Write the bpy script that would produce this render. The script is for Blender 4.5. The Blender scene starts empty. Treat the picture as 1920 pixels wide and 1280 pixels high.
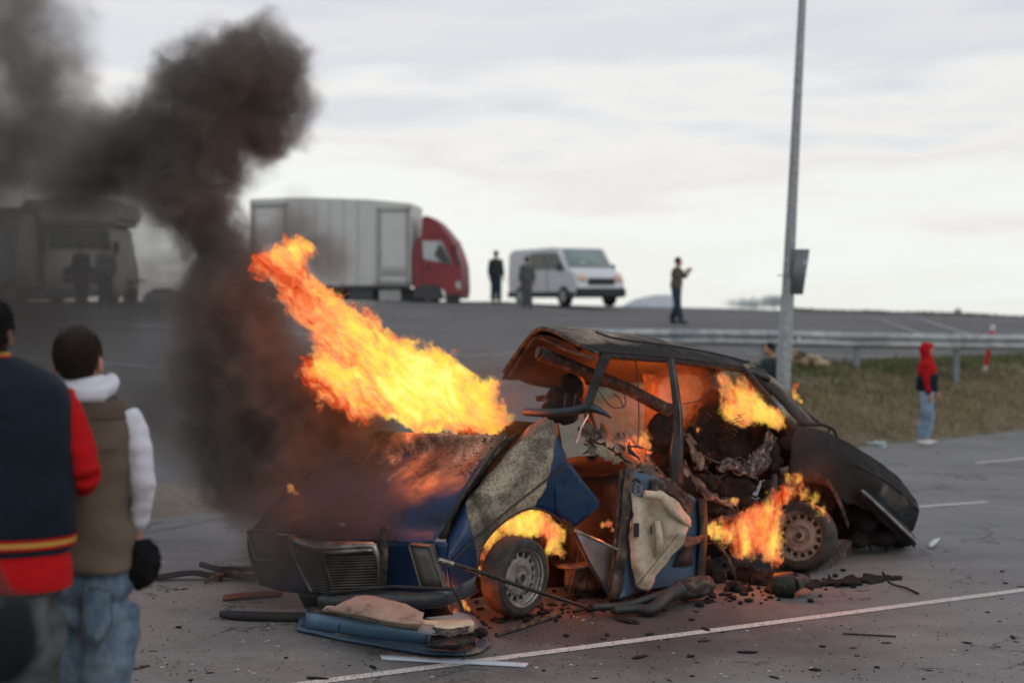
import bpy, bmesh, math, random
from mathutils import Vector, Matrix, Quaternion, noise as mn
random.seed(7)
C = bpy.context.scene.collection
sc = bpy.context.scene
# ------------------------------------------------------------------ camera, sky, sun, exposure
FP, CX, HZ, H = 2700.0, 960.0, 565.0, 2.2      # focal length in photo pixels, centre column, horizon row, eye height
cam = bpy.data.cameras.new('camera'); camo = bpy.data.objects.new('camera', cam); C.objects.link(camo)
camo.location = (0, 0, H); camo.rotation_euler = (math.radians(90), 0, 0)
cam.sensor_width = 36; cam.lens = FP/1920*36; cam.shift_y = -(640-HZ)/1920
cam.clip_start = .1; cam.clip_end = 4000
cam.dof.use_dof = True; cam.dof.focus_distance = 8.7; cam.dof.aperture_fstop = 1.25; cam.dof.aperture_blades = 0
sc.camera = camo
SUN_EL, SUN_ROT = math.radians(38), math.radians(-35)
world = bpy.data.worlds.new('World'); sc.world = world; world.use_nodes = True
wn, wl = world.node_tree.nodes, world.node_tree.links; wn.clear()
def _w(t, **k):
    n = wn.new(t)
    for a, b in k.items(): setattr(n, a, b)
    return n
out = _w('ShaderNodeOutputWorld'); mixs = _w('ShaderNodeMixShader'); mixs.inputs[0].default_value = .93
bgs = _w('ShaderNodeBackground'); bgs.inputs[1].default_value = .1
sky = _w('ShaderNodeTexSky', sky_type='NISHITA', sun_disc=False, sun_elevation=SUN_EL, sun_rotation=SUN_ROT)
wl.new(sky.outputs[0], bgs.inputs[0])
bgc = _w('ShaderNodeBackground'); bgc.inputs[1].default_value = 1.0
tc = _w('ShaderNodeTexCoord'); sep = _w('ShaderNodeSeparateXYZ'); wl.new(tc.outputs['Generated'], sep.inputs[0])
# cloud deck: pale band over the horizon, greyer and streaky higher up
mp = _w('ShaderNodeMapping'); mp.inputs['Scale'].default_value = (1.6, 1.6, 8.5); wl.new(tc.outputs['Generated'], mp.inputs[0])
nz = _w('ShaderNodeTexNoise'); nz.inputs['Scale'].default_value = 2.6; nz.inputs['Detail'].default_value = 6; nz.inputs['Roughness'].default_value = .5
wl.new(mp.outputs[0], nz.inputs['Vector'])
m1 = _w('ShaderNodeMath', operation='MULTIPLY_ADD'); m1.inputs[1].default_value = .30; wl.new(nz.outputs[0], m1.inputs[0]); 
m0 = _w('ShaderNodeMath', operation='ADD'); m0.inputs[1].default_value = -.15; wl.new(sep.outputs[2], m0.inputs[0]); wl.new(m0.outputs[0], m1.inputs[2])
cr = _w('ShaderNodeValToRGB'); e = cr.color_ramp.elements
e[0].position = 0; e[0].color = (.90, .91, .87, 1); e[1].position = 1; e[1].color = (.60, .61, .66, 1)
for p, c in ((.03, (.92, .96, .92, 1)), (.07, (.93, .93, .90, 1)), (.10, (.85, .83, .83, 1)), (.13, (.90, .885, .87, 1)), (.165, (.74, .745, .785, 1)), (.21, (.80, .79, .81, 1)), (.27, (.63, .66, .745, 1)), (.33, (.69, .71, .78, 1)), (.5, (.60, .62, .69, 1))):
    k = e.new(p); k.color = c
wl.new(m1.outputs[0], cr.inputs[0]); wl.new(cr.outputs[0], bgc.inputs[0])
wl.new(bgs.outputs[0], mixs.inputs[1]); wl.new(bgc.outputs[0], mixs.inputs[2]); wl.new(mixs.outputs[0], out.inputs[0])
sun = bpy.data.lights.new('sun', 'SUN'); sun.energy = .55; sun.angle = math.radians(25); sun.color = (1, .96, .9)
suno = bpy.data.objects.new('sun', sun); C.objects.link(suno); suno.location = (0, 0, 30)
suno.rotation_euler = (math.radians(52), 0, math.radians(35))
vs = sc.view_settings; sc.display_settings.display_device = 'sRGB'
vs.view_transform = 'Standard'; vs.look = 'None'; vs.gamma = 1; vs.exposure = 0; vs.use_curve_mapping = False
sc.cycles.use_adaptive_sampling = True; sc.cycles.adaptive_threshold = .02; sc.cycles.volume_bounces = 1; sc.cycles.max_bounces = 8; sc.cycles.transparent_max_bounces = 12; sc.cycles.diffuse_bounces = 3
sc.cycles.volume_max_steps = 512; sc.cycles.use_denoising = True; sc.cycles.sample_clamp_indirect = 3
sc.render.film_transparent = False
# ------------------------------------------------------------------ place helpers
def P(px, py, D): return Vector(((px-CX)/FP*D, D, H-(py-HZ)/FP*D))
CA, CE, CN = Vector((.03, 10.0)), Vector((.81, .587)), Vector((-.587, .81))   # near side of the wreck: origin, along, inward
def S(px, py, off=0.):          # where the sight line meets the wreck's near side (off metres inward)
    a = CA+CN*off; k = (px-CX)/FP; t = (k*a.y-a.x)/(CE.x-k*CE.y); return P(px, py, a.y+CE.y*t)
BA, BE, BN = Vector((-.44, 9.6)), Vector((-.88, .476)), Vector((.476, .88))   # nose of the wreck
def N(px, py, off=0.):
    a = BA+BN*off; k = (px-CX)/FP; t = (k*a.y-a.x)/(BE.x-k*BE.y); return P(px, py, a.y+BE.y*t)
def G(px, py, z=0.):            # on the road
    return P(px, py, FP*(H-z)/(py-HZ))
# ------------------------------------------------------------------ objects
def tag(o, label, cat=None, group=None, kind=None):
    if label: o['label'] = label
    if cat: o['category'] = cat
    if group: o['group'] = group
    if kind: o['kind'] = kind
    return o
def thing(name, label, cat, loc=(0, 0, 0), group=None, rz=0):
    o = bpy.data.objects.new(name, None); C.objects.link(o); o.location = loc; o.rotation_euler = (0, 0, rz)
    o.empty_display_size = .1
    return tag(o, label, cat, group)
def obj(name, me, mat=None, parent=None, local=False):
    if isinstance(me, bmesh.types.BMesh):
        b = me; me = bpy.data.meshes.new(name); b.to_mesh(me); b.free()
    o = bpy.data.objects.new(name, me); C.objects.link(o)
    if mat and not me.materials: me.materials.append(mat)
    if parent:
        o.parent = parent
        if not local: 
            root = parent
            while root.parent: root = root.parent
            if root is parent: o.matrix_parent_inverse = (Matrix.Translation(root.location)@root.rotation_euler.to_matrix().to_4x4()).inverted()
    return o
def smooth(o, ang=40):
    o.data.polygons.foreach_set('use_smooth', [True]*len(o.data.polygons)); 
    try: o.data.set_sharp_from_angle(angle=math.radians(ang))
    except Exception: pass
    return o
def bake(o):                    # turn modifiers into plain mesh
    dg = bpy.context.evaluated_depsgraph_get(); me = bpy.data.meshes.new_from_object(o.evaluated_get(dg))
    o.modifiers.clear(); o.data = me; return o
def copy_tree(o, parent=None):
    c = o.copy(); C.objects.link(c); c.parent = parent
    for ch in list(o.children): copy_tree(ch, c)
    return c
# ------------------------------------------------------------------ mesh helpers
def catmull(pts, n):
    if n <= 1 or len(pts) < 3:
        if len(pts) == 2 and n > 1: return [pts[0].lerp(pts[1], i/n) for i in range(n)]+[pts[1]]
        return list(pts)
    r = []; q = [pts[0]*2-pts[1]]+list(pts)+[pts[-1]*2-pts[-2]]
    for i in range(1, len(q)-2):
        for k in range(n):
            t = k/n; a, b, c, d = q[i-1], q[i], q[i+1], q[i+2]
            r.append(.5*((2*b)+(c-a)*t+(2*a-5*b+4*c-d)*t*t+(3*b-a-3*c+d)*t**3))
    r.append(pts[-1]); return r
def sheet(name, rows, mat, parent=None, thick=.004, nu=4, nv=4, amp=0., freq=4., at=None, torn=0., cls=None):
    """rows: polylines of 3-D points of equal length; smooth surface through them, crumpled, given a thickness.
    at(u, v, p) -> dict of per-vertex float attributes"""
    rr = [catmull([Vector(p) for p in r], nu) for r in rows]
    cols = [catmull([rr[j][i] for j in range(len(rr))], nv) for i in range(len(rr[0]))]
    n, m = len(cols), len(cols[0]); me = bpy.data.meshes.new(name); vs_, uv = [], []
    for i in range(n):
        for j in range(m):
            p = cols[i][j].copy()
            if amp:
                q = p*freq; p += Vector(mn.noise_vector(q))*amp+Vector(mn.noise_vector(q*2.7+Vector((9, 3, 1))))*amp*.45
            vs_.append(p); uv.append((i/(n-1), j/(m-1)))
    fs = []
    for i in range(n-1):
        for j in range(m-1):
            if torn and min(i, j, n-2-i, m-2-j) == 0 and random.random() < torn: continue
            fs.append((i*m+j, (i+1)*m+j, (i+1)*m+j+1, i*m+j+1))
    me.from_pydata([tuple(v) for v in vs_], [], fs); me.update()
    if at:
        names = at(0., 0., vs_[0]).keys()
        vals = [at(uv[k][0], uv[k][1], vs_[k]) for k in range(len(vs_))]
        for a in names:
            A = me.attributes.new(a, 'FLOAT', 'POINT'); A.data.foreach_set('value', [v[a] for v in vals])
    o = obj(name, me, mat, parent); smooth(o, 50)
    if thick:
        s = o.modifiers.new('t', 'SOLIDIFY'); s.thickness = thick; s.offset = 0
    return o
def poly(name, pts, mat, parent=None, thick=.01, amp=0., freq=4., sub=0, at=None):
    """flat-ish panel from an outline of 3-D points"""
    bm = bmesh.new(); vv = [bm.verts.new(p) for p in pts]; f = bm.faces.new(vv); bmesh.ops.triangulate(bm, faces=[f])
    for _ in range(sub): bmesh.ops.subdivide_edges(bm, edges=bm.edges[:], cuts=1, use_grid_fill=True)
    if amp:
        for v in bm.verts: v.co += Vector(mn.noise_vector(v.co*freq))*amp+Vector(mn.noise_vector(v.co*freq*2.9))*amp*.4
    me = bpy.data.meshes.new(name); bm.to_mesh(me); bm.free()
    if at:
        for a in at.keys():
            A = me.attributes.new(a, 'FLOAT', 'POINT'); A.data.foreach_set('value', [at[a]]*len(me.vertices))
    o = obj(name, me, mat, parent); smooth(o, 35)
    s = o.modifiers.new('t', 'SOLIDIFY'); s.thickness = thick; s.offset = 0
    return o
def ring_frame(t, up=Vector((0, 0, 1))):
    t = t.normalized(); u = t.cross(up)
    if u.length < 1e-3: u = t.cross(Vector((1, 0, 0)))
    u.normalize(); return u, u.cross(t).normalized()
def tube_bm(bm, pts, rad, seg=8, cap=True, sx=1., sy=1., hollow=False):
    pts = [Vector(p) for p in pts]; rr = rad if isinstance(rad, (list, tuple)) else [rad]*len(pts); prev = None; pu = None
    for i, p in enumerate(pts):
        t = (pts[min(i+1, len(pts)-1)]-pts[max(i-1, 0)])
        u, w = ring_frame(t)
        if pu is not None:
            u2 = pu-t.normalized()*pu.dot(t.normalized())
            if u2.length > 1e-4: u = u2.normalized(); w = u.cross(t.normalized()).normalized()
        pu = u
        ring = [bm.verts.new(p+(u*math.cos(a)*sx+w*math.sin(a)*sy)*rr[i]) for a in (2*math.pi*k/seg for k in range(seg))]
        if prev:
            for k in range(seg): bm.faces.new((prev[k], prev[(k+1) % seg], ring[(k+1) % seg], ring[k]))
        elif cap: bm.faces.new(ring[::-1])
        prev = ring
    if cap: bm.faces.new(prev)
def tube(name, pts, rad, mat, parent=None, seg=8, sm=0, **k):
    bm = bmesh.new(); pts = [Vector(p) for p in pts]
    if sm:
        if isinstance(rad, (list, tuple)):
            r3 = catmull([Vector((r, 0, 0)) for r in rad], sm); rad = [max(.0005, r.x) for r in r3]
        pts = catmull(pts, sm)
    tube_bm(bm, pts, rad, seg, **k); bmesh.ops.recalc_face_normals(bm, faces=bm.faces); return smooth(obj(name, bm, mat, parent), 50)
def box_bm(bm, c, s, rot=None, bev=0.):
    r = bmesh.ops.create_cube(bm, size=1); vv = r['verts']
    for v in vv: v.co = Vector((v.co.x*s[0], v.co.y*s[1], v.co.z*s[2]))
    if bev:
        es = list({e for v in vv for e in v.link_edges})
        q = bmesh.ops.bevel(bm, geom=es, offset=bev, segments=2, affect='EDGES'); vv = list({v for f in q['faces'] for v in f.verts}|{v for v in vv if v.is_valid})
    for v in vv:
        if rot is not None: v.co = rot@v.co
        v.co += Vector(c)
def box(name, c, s, mat, parent=None, rot=None, bev=0., local=False):
    bm = bmesh.new(); box_bm(bm, c, s, rot, bev); o = obj(name, bm, mat, parent, local)
    return smooth(o, 35) if bev else o
def ellip_bm(bm, c, r, seg=16, rings=10, rot=None):
    q = bmesh.ops.create_uvsphere(bm, u_segments=seg, v_segments=rings, radius=1)
    for v in q['verts']:
        p = Vector((v.co.x*r[0], v.co.y*r[1], v.co.z*r[2])); v.co = (rot@p if rot is not None else p)+Vector(c)
def prism(name, outline, y0, y1, mat, parent=None, bev=0., local=False):
    """outline of (x, z) pairs, extruded along y"""
    bm = bmesh.new(); a = [bm.verts.new((x, y0, z)) for x, z in outline]; f = bm.faces.new(a)
    r = bmesh.ops.extrude_face_region(bm, geom=[f]); vv = [g for g in r['geom'] if isinstance(g, bmesh.types.BMVert)]
    bmesh.ops.translate(bm, vec=(0, y1-y0, 0), verts=vv); bmesh.ops.recalc_face_normals(bm, faces=bm.faces)
    if bev: bmesh.ops.bevel(bm, geom=bm.edges[:], offset=bev, segments=2, affect='EDGES')
    o = obj(name, bm, mat, parent, local); return smooth(o, 35) if bev else o
def flesh(name, fill, mat, parent=None, voxel=.015, sm=6, disp=None, local=False, at=None):
    """fill(bm) adds overlapping closed pieces; they are fused into one continuous skin and smoothed"""
    bm = bmesh.new(); fill(bm); bmesh.ops.recalc_face_normals(bm, faces=bm.faces); o = obj(name, bm, mat, parent, local)
    r = o.modifiers.new('r', 'REMESH'); r.mode = 'VOXEL'; r.voxel_size = voxel; r.use_smooth_shade = True
    s = o.modifiers.new('s', 'SMOOTH'); s.factor = .6; s.iterations = sm
    bake(o)
    if not o.data.materials: o.data.materials.append(mat)
    if disp:
        me = o.data; nn = [Vector(v.normal) for v in me.vertices]
        for v, n_ in zip(me.vertices, nn): v.co = v.co+n_*disp(v.co)
        me.update()
    o.data.polygons.foreach_set('use_smooth', [True]*len(o.data.polygons)); return o
# ------------------------------------------------------------------ material helpers
class NT:
    def __init__(s, name):
        s.m = bpy.data.materials.new(name); s.m.use_nodes = True; s.t = s.m.node_tree; s.t.nodes.clear()
        s.out = s.n('ShaderNodeOutputMaterial')
    def n(s, ty, ins=None, **k):
        q = s.t.nodes.new(ty)
        for a, b in k.items(): setattr(q, a, b)
        for a, b in (ins or {}).items(): s.set(q.inputs[a], b)
        return q
    def set(s, sock, v):
        if isinstance(v, bpy.types.NodeSocket): s.t.links.new(v, sock)
        elif hasattr(v, 'outputs'): s.t.links.new(v.outputs[0], sock)
        else:
            if hasattr(sock.default_value, '__len__') and not hasattr(v, '__len__'): v = (v,)*len(sock.default_value)
            if hasattr(v, '__len__') and len(sock.default_value) == 4 and len(v) == 3: v = (*v, 1)
            sock.default_value = v
    def math(s, op, a, b=None, c=None, clamp=False):
        q = s.n('ShaderNodeMath', operation=op, use_clamp=clamp); s.set(q.inputs[0], a)
        if b is not None: s.set(q.inputs[1], b)
        if c is not None: s.set(q.inputs[2], c)
        return q.outputs[0]
    def vm(s, op, a, b=None, c=None, out=0):
        q = s.n('ShaderNodeVectorMath', operation=op); s.set(q.inputs[0], a)
        if b is not None: s.set(q.inputs[1], b)
        if c is not None: s.set(q.inputs[2 if op != 'SCALE' else 3], c)
        return q.outputs[out]
    def noise(s, vec, scale, detail=4, rough=.55, color=False, dist=0.):
        q = s.n('ShaderNodeTexNoise', {'Scale': scale, 'Detail': detail, 'Roughness': rough, 'Distortion': dist}); s.set(q.inputs['Vector'], vec)
        return q.outputs[1 if color else 0]
    def mr(s, v, a, b, c=0., d=1., kind='SMOOTHSTEP'):
        q = s.n('ShaderNodeMapRange', interpolation_type=kind, clamp=True) if kind != 'SMOOTHSTEP' else s.n('ShaderNodeMapRange', interpolation_type=kind)
        for i, x in enumerate((v, a, b, c, d)): s.set(q.inputs[i], x)
        return q.outputs[0]
    def mix(s, f, a, b):
        q = s.n('ShaderNodeMix', data_type='RGBA'); s.set(q.inputs[0], f); s.set(q.inputs[6], a); s.set(q.inputs[7], b); return q.outputs[2]
    def ramp(s, f, stops):
        q = s.n('ShaderNodeValToRGB'); s.set(q.inputs[0], f); e = q.color_ramp.elements
        while len(e) < len(stops): e.new(.5)
        for i, (p, c) in enumerate(stops): e[i].position = p; e[i].color = (*c, 1) if len(c) == 3 else c
        return q.outputs[0]
    def attr(s, n): return s.n('ShaderNodeAttribute', attribute_name=n).outputs['Fac']
    def pos(s): return s.n('ShaderNodeNewGeometry').outputs['Position']
    def objco(s): return s.n('ShaderNodeTexCoord').outputs['Object']
    def surf(s, col, rough=.6, metal=0., bump=None, bstr=.3, bdist=.01, spec=.5, **k):
        b = s.n('ShaderNodeBsdfPrincipled', {'Base Color': col, 'Roughness': rough, 'Metallic': metal, 'Specular IOR Level': spec})
        for a, v in k.items(): s.set(b.inputs[a.replace('_', ' ')], v)
        if bump is not None:
            q = s.n('ShaderNodeBump', {'Strength': bstr, 'Distance': bdist, 'Height': bump}); s.t.links.new(q.outputs[0], b.inputs['Normal'])
        s.t.links.new(b.outputs[0], s.out.inputs[0]); return s.m
_mc = {}
def plain(name, col, rough=.6, metal=0., var=.15, scale=12., bump=.2, bdist=.004, spec=.5):
    if name in _mc: return _mc[name]
    t = NT(name); p = t.objco(); n1 = t.noise(p, scale, 6, .6); n2 = t.noise(p, scale*.17, 3)
    f = t.mr(t.math('ADD', t.math('MULTIPLY', n1, .6), t.math('MULTIPLY', n2, .4)), .3, .7)
    lo = tuple(c*(1-var) for c in col); hi = tuple(min(1, c*(1+var)) for c in col)
    _mc[name] = t.surf(t.mix(f, lo, hi), rough, metal, n1, bump, bdist, spec); return _mc[name]
def fabric(name, col, var=.12, weave=400., rough=.9, folds=.5):
    if name in _mc: return _mc[name]
    t = NT(name); p = t.objco(); n1 = t.noise(p, 7, 4, .5); n2 = t.noise(p, weave, 2)
    h = t.math('ADD', t.math('MULTIPLY', n1, 1.), t.math('MULTIPLY', n2, .03))
    f = t.mr(t.noise(p, 3, 5), .3, .7)
    _mc[name] = t.surf(t.mix(f, tuple(c*(1-var) for c in col), tuple(min(1, c*(1+var)) for c in col)), rough, 0, h, folds, .03, .2); return _mc[name]
# ================================================================== ground
EA, ED = Vector((-2.9, 15.2)), Vector((.78, .6258)); EN = Vector((-.6258, .78))   # far kerb line of the road
def sst(x, a, b):
    t = max(0, min(1, (x-a)/(b-a))); return t*t*(3-2*t)
def lerp_tab(u, tab):
    for (a, za), (b, zb) in zip(tab, tab[1:]):
        if u <= b: return za+(zb-za)*max(0, (u-a))/(b-a)
    return tab[-1][1]
def zt(x, y):
    u = (x-EA.x)*EN.x+(y-EA.y)*EN.y
    if u <= 0: return 0.
    zc = max(.9, min(2.2, 2.06-.0215*(x-2)+.05*max(0, 1.5-x)))
    zr = lerp_tab(u, [(0, 0), (.6, .06), (1.6, .32), (3, .68), (4, .84), (5.5, .93), (8, 1.08), (13, 1.6 if zc > 1.7 else 1.45), (25, zc), (400, zc)])
    zl = lerp_tab(u, [(0, 0), (.5, .09), (2, .12), (4, .2), (25, zc), (400, zc)])
    z = zl+(zr-zl)*sst(x, -1.5, 3.)
    if y > 58: z -= (y-58)*.03+max(0, y-75)*.06
    return z
def strip_grid(ss, uu, zf):
    vs_, fs = [], []; m = len(uu)
    for s_ in ss:
        for u in uu:
            q = EA+ED*s_+EN*u; vs_.append((q.x, q.y, zf(q.x, q.y, s_, u)))
    for i in range(len(ss)-1):
        for j in range(m-1): fs.append((i*m+j, (i+1)*m+j, (i+1)*m+j+1, i*m+j+1))
    me = bpy.data.meshes.new('g'); me.from_pydata(vs_, [], fs); me.update()
    me.polygons.foreach_set('use_smooth', [True]*len(me.polygons)); return me
def asphalt(name, tone, burnt=False):
    t = NT(name); p = t.pos(); fine = t.noise(p, 190, 2, .7); mid = t.noise(p, 30, 5, .65); big = t.noise(p, .7, 5, .6)
    vor = t.n('ShaderNodeTexVoronoi', {'Scale': 95.}); t.set(vor.inputs['Vector'], p)
    f = t.math('ADD', t.math('MULTIPLY', fine, .5), t.math('ADD', t.math('MULTIPLY', mid, .3), t.math('MULTIPLY', big, .5)))
    col = t.ramp(f, [(.42, tuple(c*.5 for c in tone)), (.62, tone), (.82, tuple(c*1.5 for c in tone))])
    # long worn streaks in the direction of travel
    mp_ = t.n('ShaderNodeMapping', {'Rotation': (0, 0, -math.radians(38.7)), 'Scale': (.12, 1.7, 1)}); t.set(mp_.inputs['Vector'], p)
    st = t.mr(t.noise(mp_.outputs[0], 1.4, 5, .6), .38, .68); col = t.mix(t.math('MULTIPLY', st, .45), col, tuple(c*1.45 for c in tone))
    if burnt:   # soot, ash and rust-red dust spread round the wreck
        d = t.vm('DISTANCE', t.vm('MULTIPLY', p, (1, 1.15, 0)), (.6, 11.4, 0), out=1)
        k = t.mr(t.math('ADD', d, t.math('MULTIPLY', t.noise(p, 1.7, 6, .65), 2.6)), 3.9, 1.7)
        col = t.mix(t.math('MULTIPLY', k, .8), col, (.018, .015, .013))
        d2 = t.vm('DISTANCE', p, (-2.1, 8.9, 0), out=1)
        k2 = t.math('MULTIPLY', t.mr(t.math('ADD', d2, t.math('MULTIPLY', t.noise(p, 3., 5, .6), 1.5)), 2.4, .8), t.mr(t.noise(p, 14, 5, .7), .45, .6))
        col = t.mix(t.math('MULTIPLY', k2, .3), col, (.13, .05, .035))
        dk = t.mr(t.noise(p, 42, 3, .6), .70, .74); col = t.mix(t.math('MULTIPLY', dk, .8), col, (.012, .01, .009))
    ag = t.mr(t.noise(p, 130, 2, .6), .60, .68); col = t.mix(t.math('MULTIPLY', ag, .5), col, tuple(c*2.2 for c in tone))
    ag2 = t.mr(t.noise(p, 95, 2, .6), .40, .33); col = t.mix(t.math('MULTIPLY', ag2, .6), col, tuple(c*.3 for c in tone))
    vc_ = t.n('ShaderNodeTexVoronoi', {'Scale': .55}, feature='DISTANCE_TO_EDGE'); t.set(vc_.inputs['Vector'], t.vm('MULTIPLY_ADD', t.vm('SUBTRACT', t.noise(p, 2.2, 5, .65, True), (.5,)*3), (.9,)*3, p))
    ck = t.math('MULTIPLY', t.mr(vc_.outputs[0], .012, .003), t.mr(t.noise(p, .8, 3), .48, .56)); col = t.mix(t.math('MULTIPLY', ck, .75), col, tuple(c*.2 for c in tone))
    oil = t.mr(t.noise(p, 1.1, 4, .55), .60, .72); col = t.mix(t.math('MULTIPLY', oil, .5), col, tuple(c*.45 for c in tone))
    h = t.math('ADD', t.math('MULTIPLY', vor.outputs['Distance'], .5), fine)
    t.surf(col, .88, 0, h, .55, .006, .35); return t.m
M_ROAD = asphalt('road_asphalt', (.172, .170, .165), True)
M_LOT = asphalt('lot_asphalt', (.115, .112, .11))
# road: flat sheet between its far edge and a near bank
def road_z(x, y, s_, u): return 0.
ss = [-60, -30, -15, -8]+[x*.5 for x in range(-12, 40)]+[25, 35, 60, 120]
obj('road', strip_grid(ss, [-30, -20, -14, -9, -6, -4, -2, -1, 0], road_z), M_ROAD)['kind'] = 'structure'
# verge and raised lot
t = NT('bank_soil'); p = t.pos(); n1 = t.noise(p, 2.2, 6, .65); n2 = t.noise(p, 16, 6, .7)
sx = t.n('ShaderNodeSeparateXYZ'); t.set(sx.inputs[0], p)
uu_ = t.math('ADD', t.math('MULTIPLY', t.math('SUBTRACT', sx.outputs[0], EA.x), EN.x), t.math('MULTIPLY', t.math('SUBTRACT', sx.outputs[1], EA.y), EN.y))
soil = t.ramp(t.math('ADD', t.math('MULTIPLY', n1, .6), t.math('MULTIPLY', n2, .4)), [(.3, (.10, .08, .055)), (.5, (.19, .155, .105)), (.7, (.30, .25, .18))])
green = t.mix(n2, (.05, .06, .022), (.11, .11, .05)); soil2 = t.mix(t.mr(n1, .47, .6), soil, green)
sand = t.ramp(n2, [(.3, (.12, .105, .085)), (.7, (.27, .235, .19))])
gx = t.mr(t.math('ADD', sx.outputs[0], n1), 0., 3.)
vc = t.mix(gx, sand, soil2)
tone = (.115, .112, .11); f_ = t.math('ADD', t.math('MULTIPLY', t.noise(p, 25, 5, .6), .5), t.math('MULTIPLY', t.noise(p, .5, 5, .6), .5))
asp = t.ramp(f_, [(.35, (.115, .113, .112)), (.5, (.15, .147, .145)), (.65, (.19, .185, .18))])
lim = t.math('ADD', 1.7, t.math('MULTIPLY', gx, 3.1)); kk = t.mr(t.math('SUBTRACT', t.math('ADD', uu_, t.math('MULTIPLY', t.math('SUBTRACT', n1, .5), .5)), lim), -.1, .1)
t.surf(t.mix(kk, vc, asp), .95, 0, n2, .5, .03, .2); M_BANK = t.m
def ver(x, y, s_, u):
    z = zt(x, y)
    if 0 < u < 5: z += (mn.noise(Vector((x*1.3, y*1.3, 0)))*.07+mn.noise(Vector((x*4, y*4, 2)))*.03)*min(1, u*1.5)*min(1, (5-u))*(.3+.7*sst(x, -1, 3))
    return z-(.0 if u > 0 else 0)
us = [x*.2 for x in range(0, 30)]+[6.5, 7, 8, 9, 10, 11, 12, 13, 14, 16, 18, 20, 22, 24, 26, 28, 31, 34, 38, 42, 47, 52, 60, 70, 85, 110, 160, 300, 700, 1500]
ss = [-900, -400, -150, -60, -40, -30, -22, -18]+[x*.4 for x in range(-40, 70)]+[30, 33, 36, 40, 45, 50, 60, 80, 120, 200, 400, 900]
obj('ground', strip_grid(ss, us, ver), M_BANK)['kind'] = 'structure'
# raised ground the onlookers stand on, below the picture
me = bpy.data.meshes.new('g'); vv, ff = [], []
xs = [-40, -14, -9]+[x*.5-6 for x in range(0, 25)]+[9, 14, 40]; ys = [-25, -5, 0, 2, 3, 4, 4.6, 5.2, 5.8, 6.1, 6.4, 6.7, 6.9]
for x in xs:
    for y in ys: vv.append((x, y, .36*(1-sst(y, 5.9, 6.8))-.02+.01*mn.noise(Vector((x, y, 0)))))
for i in range(len(xs)-1):
    for j in range(len(ys)-1): ff.append((i*len(ys)+j, (i+1)*len(ys)+j, (i+1)*len(ys)+j+1, i*len(ys)+j+1))
me.from_pydata(vv, [], ff); obj('verge', me, M_BANK)['kind'] = 'structure'
# painted lines
t = NT('road_paint'); p = t.pos(); w = t.mr(t.noise(p, 55, 4, .7), .36, .50); w2 = t.noise(p, 3, 4)
col = t.mix(w, (.13, .125, .12), t.mix(w2, (.50, .48, .44), (.66, .64, .6))); t.surf(col, .8, 0, w, .2, .003, .3); M_PAINT = t.m
t = NT('far_paint'); t.surf((.42, .42, .41), .8); M_PAINT2 = t.m
def line_on(name, pts, width, mat, z=.004, far=False):
    pts = catmull([Vector((*p, 0)) for p in pts], 8); vv, ff = [], []
    for i, p in enumerate(pts):
        t_ = (pts[min(i+1, len(pts)-1)]-pts[max(i-1, 0)]).normalized(); n_ = Vector((-t_.y, t_.x, 0))
        for k in (-.5, .5):
            q = p+n_*width*k; vv.append((q.x, q.y, (zt(q.x, q.y) if far else 0)+z))
    for i in range(len(pts)-1): ff.append((2*i, 2*i+2, 2*i+3, 2*i+1))
    me = bpy.data.meshes.new(name); me.from_pydata(vv, [], ff); me.update(); return obj(name, me, mat)
g = lambda x, y: tuple(G(x, y).xy)
a, b = Vector(g(560, 1283)), Vector(g(1920, 1106))
line_on('edge_line', [tuple(a-(b-a)*.3), tuple(a), tuple((a+b)/2), tuple(b), tuple(b+(b-a)*1.5)], .095, M_PAINT)['kind'] = 'structure'
a, b = Vector(g(1722, 950)), Vector(g(1850, 941)); line_on('lane_line', [tuple(a), tuple((a+b)/2), tuple(b)], .10, M_PAINT)['kind'] = 'structure'
a, b = Vector(g(1830, 868)), Vector(g(2150, 838)); line_on('lane_line', [tuple(a), tuple((a+b)/2), tuple(b)], .10, M_PAINT)['kind'] = 'structure'
t = NT('tar'); t.surf((.03, .03, .032), .5); M_TAR = t.m
a, b = Vector(g(255, 1003)), Vector(g(450, 965)); line_on('tar_seam', [tuple(a+(a-b)*2), tuple((a+b)/2), tuple(b), tuple(b+(b-a)*.4)], .03, M_TAR)['kind'] = 'structure'
def far_line(name, x0, y0, x1, y1, D0, D1, w_=.14):
    a = P(x0, y0, D0).xy; b = P(x1, y1, D1).xy; line_on(name, [tuple(a.lerp(b, k/4)) for k in range(5)], w_, M_PAINT2, .03, True)['kind'] = 'structure'
far_line('lot_line', 1400, 662, 2100, 655, 31, 33)
far_line('lot_line', 1700, 600, 1920, 632, 46, 36)
far_line('lot_line', 1640, 612, 1800, 640, 44, 36, .1)
far_line('lot_line', -200, 618, 620, 612, 34, 34.5, .2)
far_line('lot_line', -200, 672, 560, 678, 27.5, 27, .1)
far_line('lot_line', 830, 628, 1010, 627, 32, 32, .1)
far_line('lot_line', 860, 662, 960, 663, 27, 27, .08)
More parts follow.
